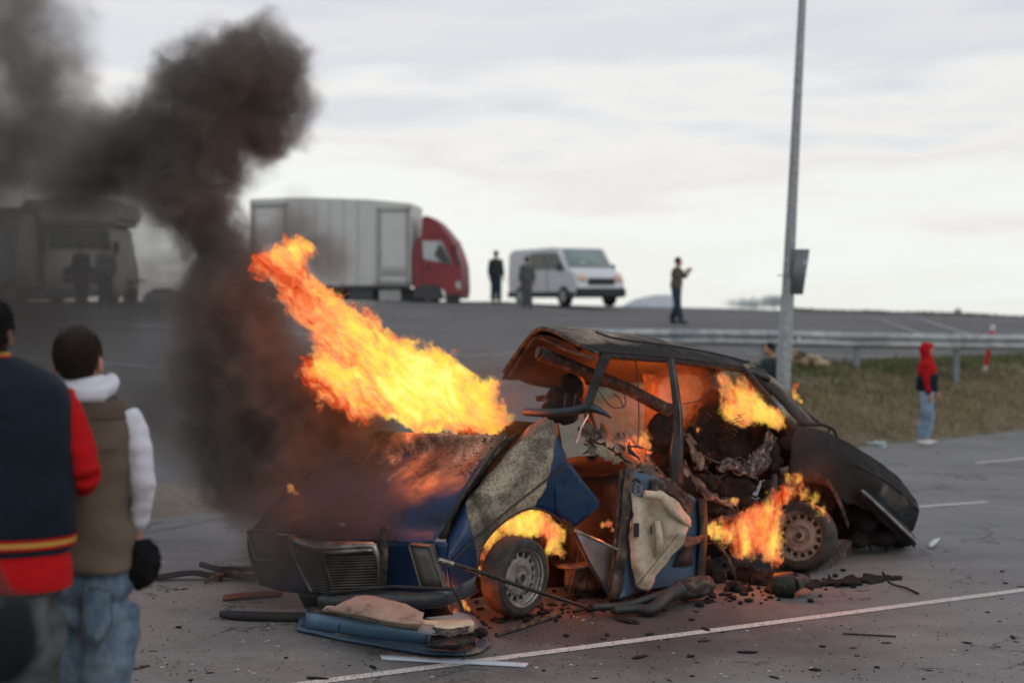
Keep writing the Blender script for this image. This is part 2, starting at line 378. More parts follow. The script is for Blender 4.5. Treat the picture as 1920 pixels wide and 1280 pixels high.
# grass and weeds on the bank
def grass(name, n, f, mat, seed, label):
    rnd = random.Random(seed); vv, ff, hue = [], [], []
    while n > 0:
        s_ = rnd.uniform(3.5, 26); u = rnd.uniform(.15, 5.2); q = EA+ED*s_+EN*u
        dens = mn.noise(Vector((q.x*.7, q.y*.7, 5)))*.5+.5; green = mn.noise(Vector((q.x*.45, q.y*.45, 11)))
        if rnd.random() > max(0, (dens-.28)*1.6)*(.3+.7*min(1, u/2.5))*sst(q.x, .5, 3.5): continue
        if not f(green+rnd.uniform(-.25, .25)+ (u-2.5)*.2): continue
        n -= 1; hgt = rnd.uniform(.025, .085)*(1+1.2*(u > 2.8)*rnd.random())*(1.8 if rnd.random() < .03 else 1)
        z = ver(q.x, q.y, s_, u); a = rnd.uniform(0, 6.283); w = rnd.uniform(.004, .010); l = rnd.uniform(-.6, .6)*hgt; m = rnd.uniform(-.6, .6)*hgt
        i = len(vv); ca, sa = math.cos(a)*w, math.sin(a)*w
        vv += [(q.x-ca, q.y-sa, z-.01), (q.x+ca, q.y+sa, z-.01), (q.x+l*.4+ca, q.y+m*.4+sa, z+hgt*.6), (q.x+l*.4-ca, q.y+m*.4-sa, z+hgt*.6), (q.x+l, q.y+m, z+hgt)]
        ff += [(i, i+1, i+2, i+3), (i+3, i+2, i+4)]; h_ = rnd.random(); hue += [h_]*5
    me = bpy.data.meshes.new(name); me.from_pydata(vv, [], ff); me.update(); A = me.attributes.new('hue', 'FLOAT', 'POINT'); A.data.foreach_set('value', hue)
    return tag(obj(name, me, mat), label, name.replace('_', ' '), None, 'stuff')
def leafmat(name, a, b):
    t = NT(name); t.surf(t.mix(t.attr('hue'), a, b), .85, spec=.2); return t.m
grass('green_grass', 30000, lambda g_: g_ > .02, leafmat('green_blades', (.075, .095, .035), (.19, .20, .10)), 3, 'green weeds and grass growing on the bank below the guardrail')
grass('dry_grass', 38000, lambda g_: g_ <= .1, leafmat('dry_blades', (.19, .15, .09), (.38, .31, .19)), 4, 'dry brown grass covering the roadside bank')
# ================================================================== guardrail
M_GALV = plain('galvanised', (.40, .43, .44), .55, .3, .32, 5)
M_GALV2 = plain('galvanised_post', (.20, .23, .24), .6, .3, .2, 9)
gr = thing('guardrail', 'grey steel guardrail running along the top of the grassy bank', 'guardrail', (6, 28, .85))
prof = [(-.155, 0), (-.15, .02), (-.12, .03), (-.09, .08), (-.06, .08), (-.03, .02), (0, .005), (.03, .02), (.06, .08), (.09, .08), (.12, .03), (.15, .02), (.155, 0)]
RP = [(1030, 631, 29.0), (1250, 632, 28.2), (1432, 634, 28), (1608, 638, 28), (1795, 641, 28), (2010, 643, 28.2), (2250, 645, 28.6)]
for i in range(len(RP)-1):
    a, b = P(*RP[i]), P(*RP[i+1]); d = (b-a).normalized(); n_ = Vector((d.y, -d.x, 0)).normalized(); b2 = b+d*.06; a2 = a
    rows = [[a2+Vector((0, 0, z))+n_*(o_+.003*(i % 2)) for z, o_ in prof], [b2+Vector((0, 0, z))+n_*(o_+.003*(i % 2)) for z, o_ in prof]]
    sheet('rail_beam', rows, M_GALV, gr, .006, 1, 1)
    for k in (.02,):
        q = b+Vector((0, 0, .0))+n_*.0; z0 = zt(b.x, b.y+.1)-.1; zz = b.z+.12
        box('post', (b.x-n_.x*.08, b.y-n_.y*.08, (z0+zz)/2), (.10, .14, zz-z0), M_GALV2, gr, Matrix.Rotation(math.atan2(d.y, d.x), 3, 'Z'))
        bm = bmesh.new(); [tube_bm(bm, [b+n_*.005+Vector((sx_, 0, 0)), b+n_*.03+Vector((sx_, 0, 0))], .014, 8) for sx_ in (-.01,)]; obj('bolt', bm, M_GALV2, gr)
# reflectors on the rail
M_WHITE = plain('white_plastic', (.75, .74, .72), .5); M_RED = plain('signal_red', (.62, .025, .02), .5)
box('reflector', P(1498, 636, 27.9), (.045, .03, .09), M_WHITE, gr)
# ================================================================== lamp post with sign
lp = thing('lamp_post', 'tall leaning grey metal lamp post with a sign plate, behind the wreck', 'lamp post', P(1463, 715, 21.5))
M_POLE = NT('pole_paint'); t = M_POLE; p = t.objco(); n1 = t.noise(p, 14, 5, .6); t.surf(t.ramp(n1, [(.35, (.22, .245, .25)), (.6, (.33, .355, .36)), (.72, (.42, .44, .44))]), .6, .2, n1, .15, .003); M_POLE = t.m
base = P(1462, 735, 21.5); top = P(1510, -110, 21.5); base.z = zt(base.x, base.y)-.1
axis = lambda k: base.lerp(top, k)
tube('pole', [base, axis(.12), axis(.5), axis(1.)], [.108, .104, .075, .052], M_POLE, lp, 20)
tube('sleeve', [axis(.10), axis(.305), axis(.31)], [.11, .100, .08], M_POLE, lp, 20)
sp = [P(1480, 467, 21.45), P(1518, 467, 21.15), P(1505, 552, 21.2), P(1474, 552, 21.5)]
M_SIGN = plain('sign_back', (.19, .21, .22), .5, .4, .12, 5)
poly('sign_plate', sp, M_SIGN, lp, .012)
tube('bracket', [P(1483, 488, 21.4), P(1480, 520, 21.42), P(1478, 550, 21.45)], .012, M_GALV2, lp, 6)
bm = bmesh.new(); c = P(1472, 516, 21.5); pts = [c+Vector((math.cos(a)*.105, math.sin(a)*.105, 0)) for a in [k*math.pi/8 for k in range(17)]]; tube_bm(bm, pts, .008, 6); obj('clamp_band', bm, M_GALV2, lp)
M_DIRTY = plain('sticker', (.4, .42, .42), .6)
box('sticker', P(1509, 492, 21.1), (.05, .004, .07), M_DIRTY, lp, Matrix.Rotation(-.3, 3, 'Z'))
# leaning red and white marker post
mk = thing('marker_post', 'leaning red and white striped delineator post behind the guardrail', 'marker post', P(1846, 700, 29.2))
a, b = P(1845, 705, 29.2), P(1862, 610, 28.9); cols = [M_WHITE, M_WHITE, M_RED, M_RED, M_WHITE, M_RED, M_RED, M_WHITE]
ks = [0, .12, .22, .42, .55, .70, .82, .90, 1.0]
for i in range(8): tube('band', [a.lerp(b, ks[i]), a.lerp(b, ks[i+1])], .045, cols[i], mk, 10)
# rolled matting / log behind the post
lg = thing('fallen_log', 'short weathered tan log lying in the grass behind the lamp post', 'log', P(1500, 690, 26.5))
M_LOG = NT('log_bark'); t = M_LOG; p = t.objco(); n1 = t.noise(p, 6, 5, .6); t.surf(t.ramp(n1, [(.4, (.05, .035, .02)), (.5, (.30, .22, .13)), (.7, (.45, .37, .25))]), .9, 0, n1, .5, .02); M_LOG = t.m
tube('log_trunk', [P(1478, 668, 26.6), P(1500, 672, 26.5), P(1520, 676, 26.4), P(1538, 678, 26.3)], [.13, .14, .12, .10], M_LOG, lg, 12, sm=4)
tube('broken_end', [P(1530, 680, 26.3), P(1555, 682, 26.2)], [.09, .05], M_LOG, lg, 8)
# ================================================================== vehicles on the raised lot
M_VWHITE = plain('van_white', (.62, .65, .68), .35, 0, .05, 3, .02)
M_BOXW = plain('truck_box_white', (.52, .52, .50), .5, 0, .05, 2, .05)
M_TRIM = plain('box_trim', (.30, .30, .29), .6)
M_CABRED = plain('cab_red', (.22, .032, .036), .55, 0, .1, 3, .05)  # red greyed and darkened in the colour to stand in for distance haze
M_DARK = plain('dark_plastic', (.02, .022, .024), .6); M_TYRE = plain('tyre_rubber', (.022, .021, .02), .85)
M_GLASSD = plain('dark_window', (.02, .028, .03), .12, 0, .1, 3, 0)
M_CHAS = plain('chassis', (.05, .055, .055), .7); M_RIM = plain('steel_rim', (.35, .35, .34), .5, .5)
def wheel_simple(name, c, r, w, ax, parent, rimmat=M_RIM):
    a = Vector(ax).normalized(); c = Vector(c); t = tube('wheel', [c-a*w/2, c-a*w*.42, c+a*w*.42, c+a*w/2], [r*.92, r, r, r*.92], M_TYRE, parent, 24)
    tube('rim', [c-a*w*.52, c+a*w*.52], r*.58, rimmat, t, 16); return t
def px_to(D, x0, y0): return lambda px, py: ((px-x0)*D/FP, (y0-py)*D/FP)
# box truck
M_PALEW2 = plain('lamp_glass', (.45, .44, .40), .3)
D = 48; g0 = P(660, 571, D); tk = thing('box_truck', 'white box truck with a red cab and wind deflector facing right', 'truck', (g0.x, D, g0.z), rz=math.radians(-6))
q = px_to(D, 660, 571)
W = 2.3
prism('cargo_box', [q(463, 536), q(463, 372), q(560, 369), q(690, 374), q(772, 382), q(772, 536)], 0, W, M_BOXW, tk, .03, True)
def flat(name, pts, y, mat, par, th=.03): return prism(name, [q(*p) for p in pts], y, y-th, mat, par, 0, True)
for nm, (x0, y0, x1, y1) in (('rear_door_frame', (468, 380, 536, 530)), ('side_door_frame', (708, 390, 770, 532))):
    f = None
    bm = bmesh.new(); w = 6
    for (ax, ay, bx, by) in ((x0, y0, x1, y0+w), (x0, y1-w, x1, y1), (x0, y0, x0+w, y1), (x1-w, y0, x1, y1)):
        a, b = q(ax, ay), q(bx, by); box_bm(bm, ((a[0]+b[0])/2, -.03, (a[1]+b[1])/2), (abs(b[0]-a[0]), .06, abs(b[1]-a[1])))
    obj(nm, bm, M_TRIM, tk, True)
flat('side_door', [(716, 400), (762, 400), (762, 500), (716, 500)], -.002, M_BOXW, tk, .03)
flat('lower_panel', [(714, 505), (764, 505), (764, 516), (714, 516)], -.002, M_TRIM, tk, .04)
for sx__ in (563, 590, 617, 644, 671): flat('panel_seam', [(sx__, 374), (sx__+1, 374), (sx__+1, 534), (sx__, 534)], -.001, M_TRIM, tk, .012)
for sx__ in (480, 540, 640, 700, 765): flat('side_marker', [(sx__, 530), (sx__+4, 530), (sx__+4, 533), (sx__, 533)], -.001, plain('marker_orange', (.4, .12, .03)), tk, .02)
flat('door_handle', [(800, 500), (810, 500), (810, 503), (800, 503)], .04, M_DARK, tk, .04)
flat('cab_door_seam', [(791, 455), (792.5, 455), (792.5, 540), (791, 540)], .045, M_DARK, tk, .01)
flat('headlight', [(855, 528), (865, 528), (866, 542), (858, 542)], .045, M_PALEW2, tk, .02)
flat('mud_guard', [(580, 545), (632, 545), (636, 562), (578, 562)], .2, M_CHAS, tk, .1)
flat('box_sill', [(463, 536), (772, 536), (772, 543), (463, 543)], .02, M_DARK, tk, .05)
prism('chassis_frame', [q(480, 541), q(500, 562), q(800, 566), q(800, 541)], .3, 1.9, M_CHAS, tk, 0, True)
flat('tool_box', [(655, 543), (700, 543), (700, 562), (655, 562)], .3, M_CHAS, tk, .3)
flat('fuel_tank', [(712, 544), (752, 544), (752, 564), (712, 564)], .3, M_TRIM, tk, .35)
cabp = [(776, 548), (774, 470), (781, 455), (789, 442), (846, 446), (858, 475), (865, 500), (867, 545), (864, 560), (838, 560), (833, 545), (820, 536), (800, 536), (788, 548)]
prism('cab', [q(*p) for p in cabp], .05, W-.1, M_CABRED, tk, .03, True)
dfl = [(789, 443), (791, 406), (800, 404), (818, 415), (832, 430), (845, 447)]
prism('wind_deflector', [q(*p) for p in dfl], .2, W-.25, M_CABRED, tk, .04, True)
M_PALEW = plain('pale_window', (.42, .46, .46), .25)
flat('side_window', [(793, 452), (829, 453), (846, 486), (849, 496), (795, 486)], .06, M_PALEW, tk, .03)
flat('window_post', [(816, 478), (826, 456), (836, 470), (848, 495), (830, 492)], .03, M_GLASSD, tk, .03)
flat('windscreen_edge', [(847, 450), (853, 462), (866, 498), (862, 500)], .045, M_DARK, tk, .03)
flat('wheel_arch', [(775, 560), (777, 545), (790, 534), (815, 533), (832, 546), (836, 562)], .04, M_CHAS, tk, .05)
flat('bumper', [(836, 552), (866, 552), (864, 566), (838, 566)], .03, M_DARK, tk, .08)
box('mirror', (*[q(858, 470)[0]][:1], -.25, q(858, 470)[1]), (.06, .25, .35), M_DARK, tk, None, .01, True)
for px_, in ((804,), (560,), (610,)):
    c = q(px_, 556); w_ = wheel_simple('wheel', (c[0], .25, c[1]+.1), .42, .28, (0, 1, 0), tk)
for o in list(tk.children):
    if o.name.startswith('wheel') : o.matrix_parent_inverse = Matrix.Identity(4)
    for k in o.children: k.matrix_parent_inverse = Matrix.Identity(4)
# white van, three-quarter view
D = 50.5; g0 = P(1058, 573, D); vn = thing('delivery_van', 'white panel van with dark cab windows parked beside two people', 'van', (g0.x, D, g0.z), rz=math.radians(-61))
side = [(-2.35, .35), (-2.4, .9), (-2.32, 1.85), (-2.1, 1.98), (.9, 2.0), (1.15, 1.95), (1.75, 1.25), (2.25, 1.08), (2.4, .8), (2.42, .35)]
def vp(name, out_, y0, y1, mat, bev=0.): return prism(name, out_, y0, y1, mat, vn, bev, True)
vp('body', side, -.95, .95, M_VWHITE, .06)
vp('front_side_window', [(.45, 1.25), (.5, 1.82), (1.1, 1.80), (1.6, 1.22)], -.965, -.945, M_GLASSD)
vp('sliding_door_window', [(-.75, 1.25), (-.75, 1.82), (.38, 1.82), (.36, 1.25)], -.965, -.945, M_GLASSD)
vp('door_seam', [(.40, .45), (.40, 1.9), (.43, 1.9), (.43, .45)], -.957, -.945, M_DARK)
wv = [Vector((1.155, y, 1.93)) for y in (-.8, .8)]+[Vector((1.72, y, 1.3)) for y in (.86, -.86)]
nrm = Vector((.6, 0, .57)).normalized()
M_WSC = plain('windscreen_glass', (.20, .27, .25), .1, 0, .1, 3, 0)
o = poly('windscreen', [p+nrm*.012 for p in wv], M_WSC, None, .01); o.parent = vn
for y in (-.72, .72):
    b_ = flesh('headlight', lambda bm: ellip_bm(bm, (2.34, y, .93), (.10, .17, .15)), plain('lamp_amber', (.75, .52, .36), .2), vn, .02, 2, None, True)
vp('lower_trim', [(-2.36, .28), (-2.36, .48), (2.2, .48), (2.2, .28)], -.97, .97, M_CHAS)
box('grille', (2.43, 0, .82), (.04, 1.05, .22), M_DARK, vn, None, .01, True)
box('bumper', (2.40, 0, .45), (.16, 1.94, .30), M_DARK, vn, None, .04, True)
for x in (-1.45, 1.55):
    for y in (-.88, .88):
        w_ = wheel_simple('wheel', (x, y, .33), .34, .22, (0, 1, 0), vn); w_.matrix_parent_inverse = Matrix.Identity(4)
for y in (-1.08, 1.08): box('mirror', (1.45, y, 1.3), (.08, .16, .24), M_DARK, vn, None, .02, True)
# camper behind the smoke, left
D = 40; g0 = P(110, 573, D); cp = thing('camper', 'beige alcove motorhome seen through dark smoke on the left', 'motorhome', (g0.x, D, g0.z))
q = px_to(D, 110, 573)
M_CAMP = plain('camper_beige', (.34, .33, .29), .5, 0, .06, 3, .03); M_CAMP2 = plain('camper_grey', (.16, .17, .17), .5)
def cpz(name, pts, y0, y1, mat, bev=0.): return prism(name, [q(*p) for p in pts], y0, y1, mat, cp, bev, True)
cpz('living_body', [(-70, 560), (-70, 388), (60, 386), (85, 400), (88, 560)], .5, 2.6, M_CAMP2, .05)
cpz('alcove', [(76, 422), (74, 378), (86, 369), (214, 373), (224, 385), (222, 416), (206, 423)], -.2, 2.5, M_CAMP, .12)
cpz('roof_pod', [(18, 398), (16, 376), (26, 369), (60, 370), (72, 378), (74, 398)], .8, 2.4, M_CAMP, .1)
cpz('cab', [(80, 556), (80, 470), (88, 424), (204, 424), (212, 470), (219, 500), (219, 556)], .1, 2.4, M_CAMP, .06)
cpz('windscreen', [(92, 432), (200, 432), (206, 466), (90, 466)], .1, .06, M_GLASSD)
cpz('grille', [(120, 500), (180, 500), (184, 530), (116, 530)], .1, .03, M_DARK, .01)
cpz('bumper', [(78, 540), (221, 540), (221, 556), (78, 556)], .1, -.1, M_CAMP2, .03)
cpz('side_door', [(22, 400), (58, 400), (58, 540), (22, 540)], .5, .47, M_CAMP)
for px_ in (82, 220): box('mirror', (q(px_, 465)[0], -.1, q(px_, 465)[1]), (.14, .1, .32), M_DARK, cp, None, .02, True)
for px_ in (96, 202): w_ = wheel_simple('wheel', (q(px_, 560)[0], .45, .33), .36, .24, (1, 0, 0), cp); w_.matrix_parent_inverse = Matrix.Identity(4)
w_ = wheel_simple('wheel', (q(10, 560)[0], .6, .33), .36, .24, (0, 1, 0), cp); w_.matrix_parent_inverse = Matrix.Identity(4)
for o in cp.children:
    for k in o.children: k.matrix_parent_inverse = Matrix.Identity(4)
for o in vn.children:
    for k in o.children: k.matrix_parent_inverse = Matrix.Identity(4)
# far parked saloon between smoke columns
D = 52; g0 = P(300, 572, D); q = px_to(D, 300, 572); fc = thing('parked_car', 'small grey hatchback parked far behind the smoke', 'car', (g0.x, D, g0.z))
for nm, pts, y0, y1, m in (('body', [(268, 570), (268, 556), (276, 548), (330, 546), (342, 552), (344, 568)], 0, 1.6, plain('far_car', (.3, .31, .32), .4)), ('cabin', [(278, 549), (286, 541), (318, 541), (330, 548)], .1, 1.5, M_GLASSD)):
    prism(nm, [q(*p) for p in pts], y0, y1, m, fc, .03, True)
# tripod barrier between camper and smoke
D = 41; tp = thing('trestle', 'small dark trestle with a crossbar standing beside the motorhome', 'trestle', P(246, 578, D))
tube('crossbar', [P(222, 528, D), P(272, 526, D)], .035, M_CHAS, tp, 6); tube('stem', [P(246, 527, D), P(246, 552, D)], .05, M_CHAS, tp, 6)
box('weight_box', P(245, 553, D), (.36, .25, .36), M_CHAS, tp, None, .02)
for dx in (-12, 12): tube('leg', [P(246+dx*.4, 558, D), P(246+dx, 580, D)], .02, M_CHAS, tp, 6)
# blue-ish folded tent thing behind the van
ts = thing('tarpaulin', 'pale blue tarpaulin draped over a low stack beyond the van', 'tarpaulin', P(1225, 578, 57))
t = plain('tarp_blue', (.42, .46, .50), .8)
sheet('cover', [[P(1165, 576, 58), P(1195, 560, 58), P(1240, 553, 58), P(1262, 556, 58), P(1275, 578, 58)], [P(1165, 576, 56), P(1195, 566, 56), P(1232, 558, 56), P(1250, 560, 56), P(1262, 580, 56)], [P(1160, 584, 55), P(1195, 584, 55), P(1232, 584, 55), P(1250, 584, 55), P(1262, 586, 55)]], t, ts, .02, 3, 3, .04)
# distant trees beyond the crest
def tree(name, label, px, py, D, wpx, hpx, seed):
    r = random.Random(seed); w, h = wpx*D/FP, hpx*D/FP; base = P(px, py, D); t_ = thing('distant_tree', label, 'tree', base-Vector((0, 0, h*.5)))
    b0 = base-Vector((0, 0, h*.5)); tube('trunk', [b0, b0+Vector((0, 0, h*.6)), b0+Vector((0, 0, h*1.2))], [h*.08, h*.05, h*.02], M_LOG, t_, 6)
    vv, ff = [], []
    for _ in range(900):
        d = Vector((r.gauss(0, .38), r.gauss(0, .3), r.gauss(0, .34))); 
        if d.length > 1: continue
        c = base+Vector((d.x*w*.7, d.y*w*.5, h*.55+d.z*h*.75)); s = h*r.uniform(.06, .13); n_ = Vector((r.uniform(-1, 1), r.uniform(-1, 1), r.uniform(-1, 1))).normalized(); u, w2 = ring_frame(n_)
        i = len(vv); vv += [c+u*s, c+w2*s, c-u*s, c-w2*s]; ff.append((i, i+1, i+2, i+3))
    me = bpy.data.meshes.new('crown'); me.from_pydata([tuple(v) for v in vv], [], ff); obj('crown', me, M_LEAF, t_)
t = NT('far_leaves'); t.surf((.62, .69, .67), .9); M_LEAF = t.m  # haze painted in: leaf colour paled almost to the sky's
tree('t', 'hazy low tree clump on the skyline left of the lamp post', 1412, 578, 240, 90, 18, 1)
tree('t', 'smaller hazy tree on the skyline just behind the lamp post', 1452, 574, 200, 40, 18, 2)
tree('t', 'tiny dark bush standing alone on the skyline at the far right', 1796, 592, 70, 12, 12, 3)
# low scrub along the crest on the right
vv, ff = [], []; r = random.Random(5)
for _ in range(2500):
    px_ = r.uniform(1480, 1950); D_ = r.uniform(55, 60); b0 = P(px_, 590, D_); b0.z = zt(b0.x, b0.y)+r.uniform(-.03, .09)*(.5+mn.noise(Vector((b0.x, 0, 0))))
    s = r.uniform(.04, .1); i = len(vv); n_ = Vector((r.uniform(-1, 1), r.uniform(-1, 1), r.uniform(-1, 1))).normalized(); u, w2 = ring_frame(n_); vv += [b0+u*s, b0+w2*s, b0-u*s, b0-w2*s]; ff.append((i, i+1, i+2, i+3))
me = bpy.data.meshes.new('scrub'); me.from_pydata([tuple(v) for v in vv], [], ff); t = NT('scrub_leaves'); t.surf((.16, .16, .13), .9)
tag(obj('scrub', me, t.m), 'low dark scrub along the crest of the raised lot', 'scrub', None, 'stuff')
# ================================================================== the wreck: materials
def burnt(name, base, ashc=(.30, .265, .21), soot0=.2):
    t = NT(name); p = t.pos(); a = t.attr('ash'); s = t.attr('soot')
    n1 = t.noise(p, 7, 6, .65); n2 = t.noise(p, 45, 6, .7); n3 = t.noise(p, 3.2, 5, .6)
    am = t.mr(t.math('ADD', a, t.math('MULTIPLY', t.math('SUBTRACT', n1, .5), .9)), .42, .58)
    ashcol = t.ramp(t.math('ADD', t.math('MULTIPLY', n2, .6), t.math('MULTIPLY', n1, .4)), [(.36, tuple(c*.28 for c in ashc)), (.46, tuple(c*.75 for c in ashc)), (.56, ashc), (.66, tuple(min(1, c*1.5) for c in ashc))])
    n4 = t.noise(p, 2.6, 4, .6, False, 1.); ashcol = t.mix(t.mr(n4, .40, .62), t.vm('MULTIPLY', ashcol, (.42, .40, .38)), t.vm('MULTIPLY', ashcol, (1.45, 1.38, 1.25)))
    ashcol = t.mix(t.math('MULTIPLY', t.mr(t.noise(p, 105, 3, .7), .57, .63), .38), ashcol, tuple(min(1, q_*2.1) for q_ in ashc)); ashcol = t.mix(t.math('MULTIPLY', t.mr(t.noise(p, 70, 4, .7), .44, .38), .7), ashcol, (.02, .018, .016))
    paint = t.mix(n3, tuple(c*.75 for c in base), tuple(c*1.2 for c in base))
    col = t.mix(am, paint, ashcol)
    rust = t.mr(t.noise(p, 11, 5, .65), .58, .68); col = t.mix(t.math('MULTIPLY', t.math('MULTIPLY', rust, am), .55), col, (.17, .075, .035))
    sm = t.mr(t.math('ADD', s, t.math('MULTIPLY', t.math('SUBTRACT', n3, .5), 1.1)), .35, .75)
    fl = t.mr(n2, .60, .66); sooty = t.mix(t.math('MULTIPLY', fl, .35), (.014, .012, .011), (.10, .09, .08))
    col = t.mix(sm, col, sooty)
    rough = t.math('ADD', .38, t.math('MULTIPLY', t.math('MAXIMUM', am, sm), .45))
    h = t.math('ADD', t.math('MULTIPLY', n2, t.math('ADD', .25, t.math('MAXIMUM', am, sm))), t.math('MULTIPLY', n1, .6))
    return t.surf(col, rough, .1, h, .45, .012, .4)
M_BLUE = burnt('blue_paint_burnt', (.006, .027, .075)); M_BLUEG = burnt('blue_grey_paint', (.055, .10, .155), (.22, .19, .15)); M_TAN = burnt('scorched_lining', (.22, .165, .115), (.24, .20, .155)); M_PILLAR = burnt('pillar_paint', (.022, .034, .042), (.10, .09, .08))
def ab(a, s): return lambda u, v, p: {'ash': a, 'soot': s}
M_CHAR = NT('charred'); t = M_CHAR; p = t.pos(); n1 = t.noise(p, 9, 6, .7); n2 = t.noise(p, 38, 6, .75)
t.surf(t.ramp(t.math('ADD', t.math('MULTIPLY', n1, .5), t.math('MULTIPLY', n2, .5)), [(.42, (.006, .006, .006)), (.58, (.018, .016, .015)), (.68, (.07, .062, .055))]), .85, 0, n2, .8, .02, .3); M_CHAR = t.m
t = NT('white_ash'); p = t.pos(); n2 = t.noise(p, 30, 6, .75); t.surf(t.ramp(n2, [(.42, (.012, .012, .012)), (.54, (.10, .095, .09)), (.66, (.42, .41, .39))]), .95, 0, n2, .8, .02); M_ASHW = t.m
t = NT('soot_metal'); p = t.pos(); n2 = t.noise(p, 25, 5, .7); t.surf(t.ramp(n2, [(.4, (.010, .010, .010)), (.6, (.035, .031, .028)), (.75, (.12, .10, .085))]), .55, .3, n2, .4, .01); M_SOOT = t.m
t = NT('rust_tan'); p = t.pos(); n2 = t.noise(p, 18, 6, .7); t.surf(t.ramp(n2, [(.38, (.012, .010, .009)), (.52, (.05, .036, .027)), (.68, (.17, .13, .10))]), .8, .1, n2, .6, .012); M_RTAN = t.m
t = NT('beige_trim'); p = t.pos(); n1 = t.noise(p, 5, 5, .6); n2 = t.noise(p, 26, 5, .7)
t.surf(t.ramp(t.math('ADD', t.math('MULTIPLY', n1, .6), t.math('MULTIPLY', n2, .4)), [(.34, (.10, .07, .045)), (.42, (.36, .28, .19)), (.52, (.50, .42, .31)), (.68, (.56, .49, .38))]), .6, 0, n2, .35, .01); M_BEIGE = t.m
t = NT('pink_hardboard'); p = t.pos(); n1 = t.noise(p, 6, 6, .65); t.surf(t.ramp(n1, [(.35, (.12, .07, .045)), (.48, (.30, .19, .14)), (.66, (.38, .26, .21))]), .85, 0, n1, .4, .01); M_PINK = t.m
t = NT('dull_chrome'); p = t.pos(); n1 = t.noise(p, 9, 6, .65); t.surf(t.ramp(n1, [(.35, (.16, .15, .14)), (.6, (.42, .41, .39))]), .33, .75, n1, .15, .005); M_CHROME = t.m
t = NT('grille_metal'); p = t.pos(); n1 = t.noise(p, 9, 6, .65); t.surf(t.ramp(n1, [(.35, (.07, .065, .058)), (.6, (.16, .15, .135))]), .5, .4, n1, .15, .005); M_GRILLE = t.m
M_DGREY = plain('dark_steel', (.035, .037, .038), .55, .3, .35, 14, .4, .006); M_BUMP = plain('bumper_grey', (.055, .058, .062), .33, .2, .3, 8, .2)
t = NT('lamp_lens'); p = t.pos(); t.surf((.085, .082, .068), .35, 0, t.noise(p, 60, 2), .2, .003, .5); M_LENS = t.m
M_BLACKR = plain('black_rubber', (.018, .018, .018), .75)
t = NT('old_tyre'); p = t.pos(); n1 = t.noise(p, 14, 5, .65); t.surf(t.ramp(n1, [(.35, (.018, .017, .016)), (.65, (.055, .05, .044))]), .85, 0, n1, .4, .006); M_TYREO = t.m
t = NT('wheel_paint'); p = t.pos(); n1 = t.noise(p, 12, 6, .65); t.surf(t.ramp(n1, [(.3, (.10, .08, .065)), (.5, (.24, .215, .19)), (.7, (.34, .31, .28))]), .5, .2, n1, .3, .004); M_WHEEL = t.m
car = thing('burning_car', 'blown-apart burning blue saloon car with beige charred interior, roof buckled up', 'car', (1.0, 11.2, 0))
V = Vector; BN3 = Vector((BN.x, BN.y, 0))
# --- nose
def nose_at(u, v, p): return {'ash': .1, 'soot': .25+.5*u}
sheet('nose_panel', [[N(838, 1016, .03), N(770, 1012, .03), N(700, 1012, .03), N(600, 1006, .04), N(520, 1003, .04), N(463, 996, .06)],
                     [N(838, 1060, .02), N(772, 1060, .05), N(700, 1060, .05), N(605, 1058, .02), N(525, 1050, .04), N(466, 1040, .06)],
                     [N(842, 1128, .02), N(780, 1128, .05), N(700, 1125, .06), N(610, 1118, .03), N(535, 1108, .05), N(488, 1095, .08)]], M_BLUE, car, .006, 4, 4, .01, 5, nose_at)
# grille: V-shaped frame and slats
gc = lambda px, py, o: N(px, py, o)
tube('grille_surround', [gc(712, 1108, -.03), gc(712, 1060, -.05), gc(704, 1030, -.06), gc(690, 1022, -.07), gc(605, 1027, -.16), gc(560, 1016, -.11), gc(546, 1012, -.05), gc(556, 1050, -.03), gc(585, 1108, -.04)], [.016]*2+[.022]*5+[.014]*2, M_CHROME, car, 8, sm=4)
sheet('grille_cap', [[gc(700, 1016, -.03), gc(640, 1014, -.10), gc(600, 1014, -.13), gc(548, 1006, -.03)], [gc(704, 1032, -.07), gc(650, 1036, -.13), gc(604, 1036, -.175), gc(552, 1019, -.06)]], M_CHROME, car, .006, 3, 2)
sheet('grille_backing', [[gc(706, 1030, 0.), gc(606, 1034, -.09), gc(550, 1020, 0.)], [gc(712, 1112, 0.), gc(628, 1118, -.06), gc(588, 1112, 0.)]], M_BLACKR, car, .004, 2, 2)
for i in range(14):
    k = (i+.5)/14; y0 = 1040+k*72; xl = 553+k*32; xc = 605+k*20
    c0, c1, c2 = gc(707+k*4, y0, -.04), gc(xc, y0+3, -.145+.04*k), gc(xl, y0-10+6*k, -.04)
    bm = bmesh.new(); tube_bm(bm, [c0, c0.lerp(c1, .5), c1, c1.lerp(c2, .5), c2], .0062, 4); obj('grille_slat', bm, M_GRILLE, car)
tube('grille_ridge', [gc(604, 1034, -.175), gc(628, 1118, -.09)], .009, M_GRILLE, car, 6)
bm = bmesh.new(); c = N(640, 987, .1); ellip_bm(bm, c, (.03, .012, .03), 10, 8); smooth(obj('hood_emblem', bm, M_CHROME, car))
# headlights
def lamp(pts, ins, off):
    q = [N(x, y, off) for x, y in pts]; c = sum(q, V())/4; bk = BN*.16
    sheet('headlight', [[q[0], q[1]], [q[3], q[2]]], M_LENS, car, .01, 3, 4, .002)
    h = sheet('headlight_rim', [[a for a in (q+[q[0]])], [a+BN3*-.015+(a-c)*.07 for a in q+[q[0]]], [a+BN3*.05+(a-c)*.13 for a in q+[q[0]]]], M_GRILLE, car, .005, 1, 2)
lamp([(770, 1024), (806, 1026), (832, 1102), (792, 1100)], 0, -.03)
lamp([(466, 996), (508, 996), (524, 1050), (482, 1046)], 0, -.02)
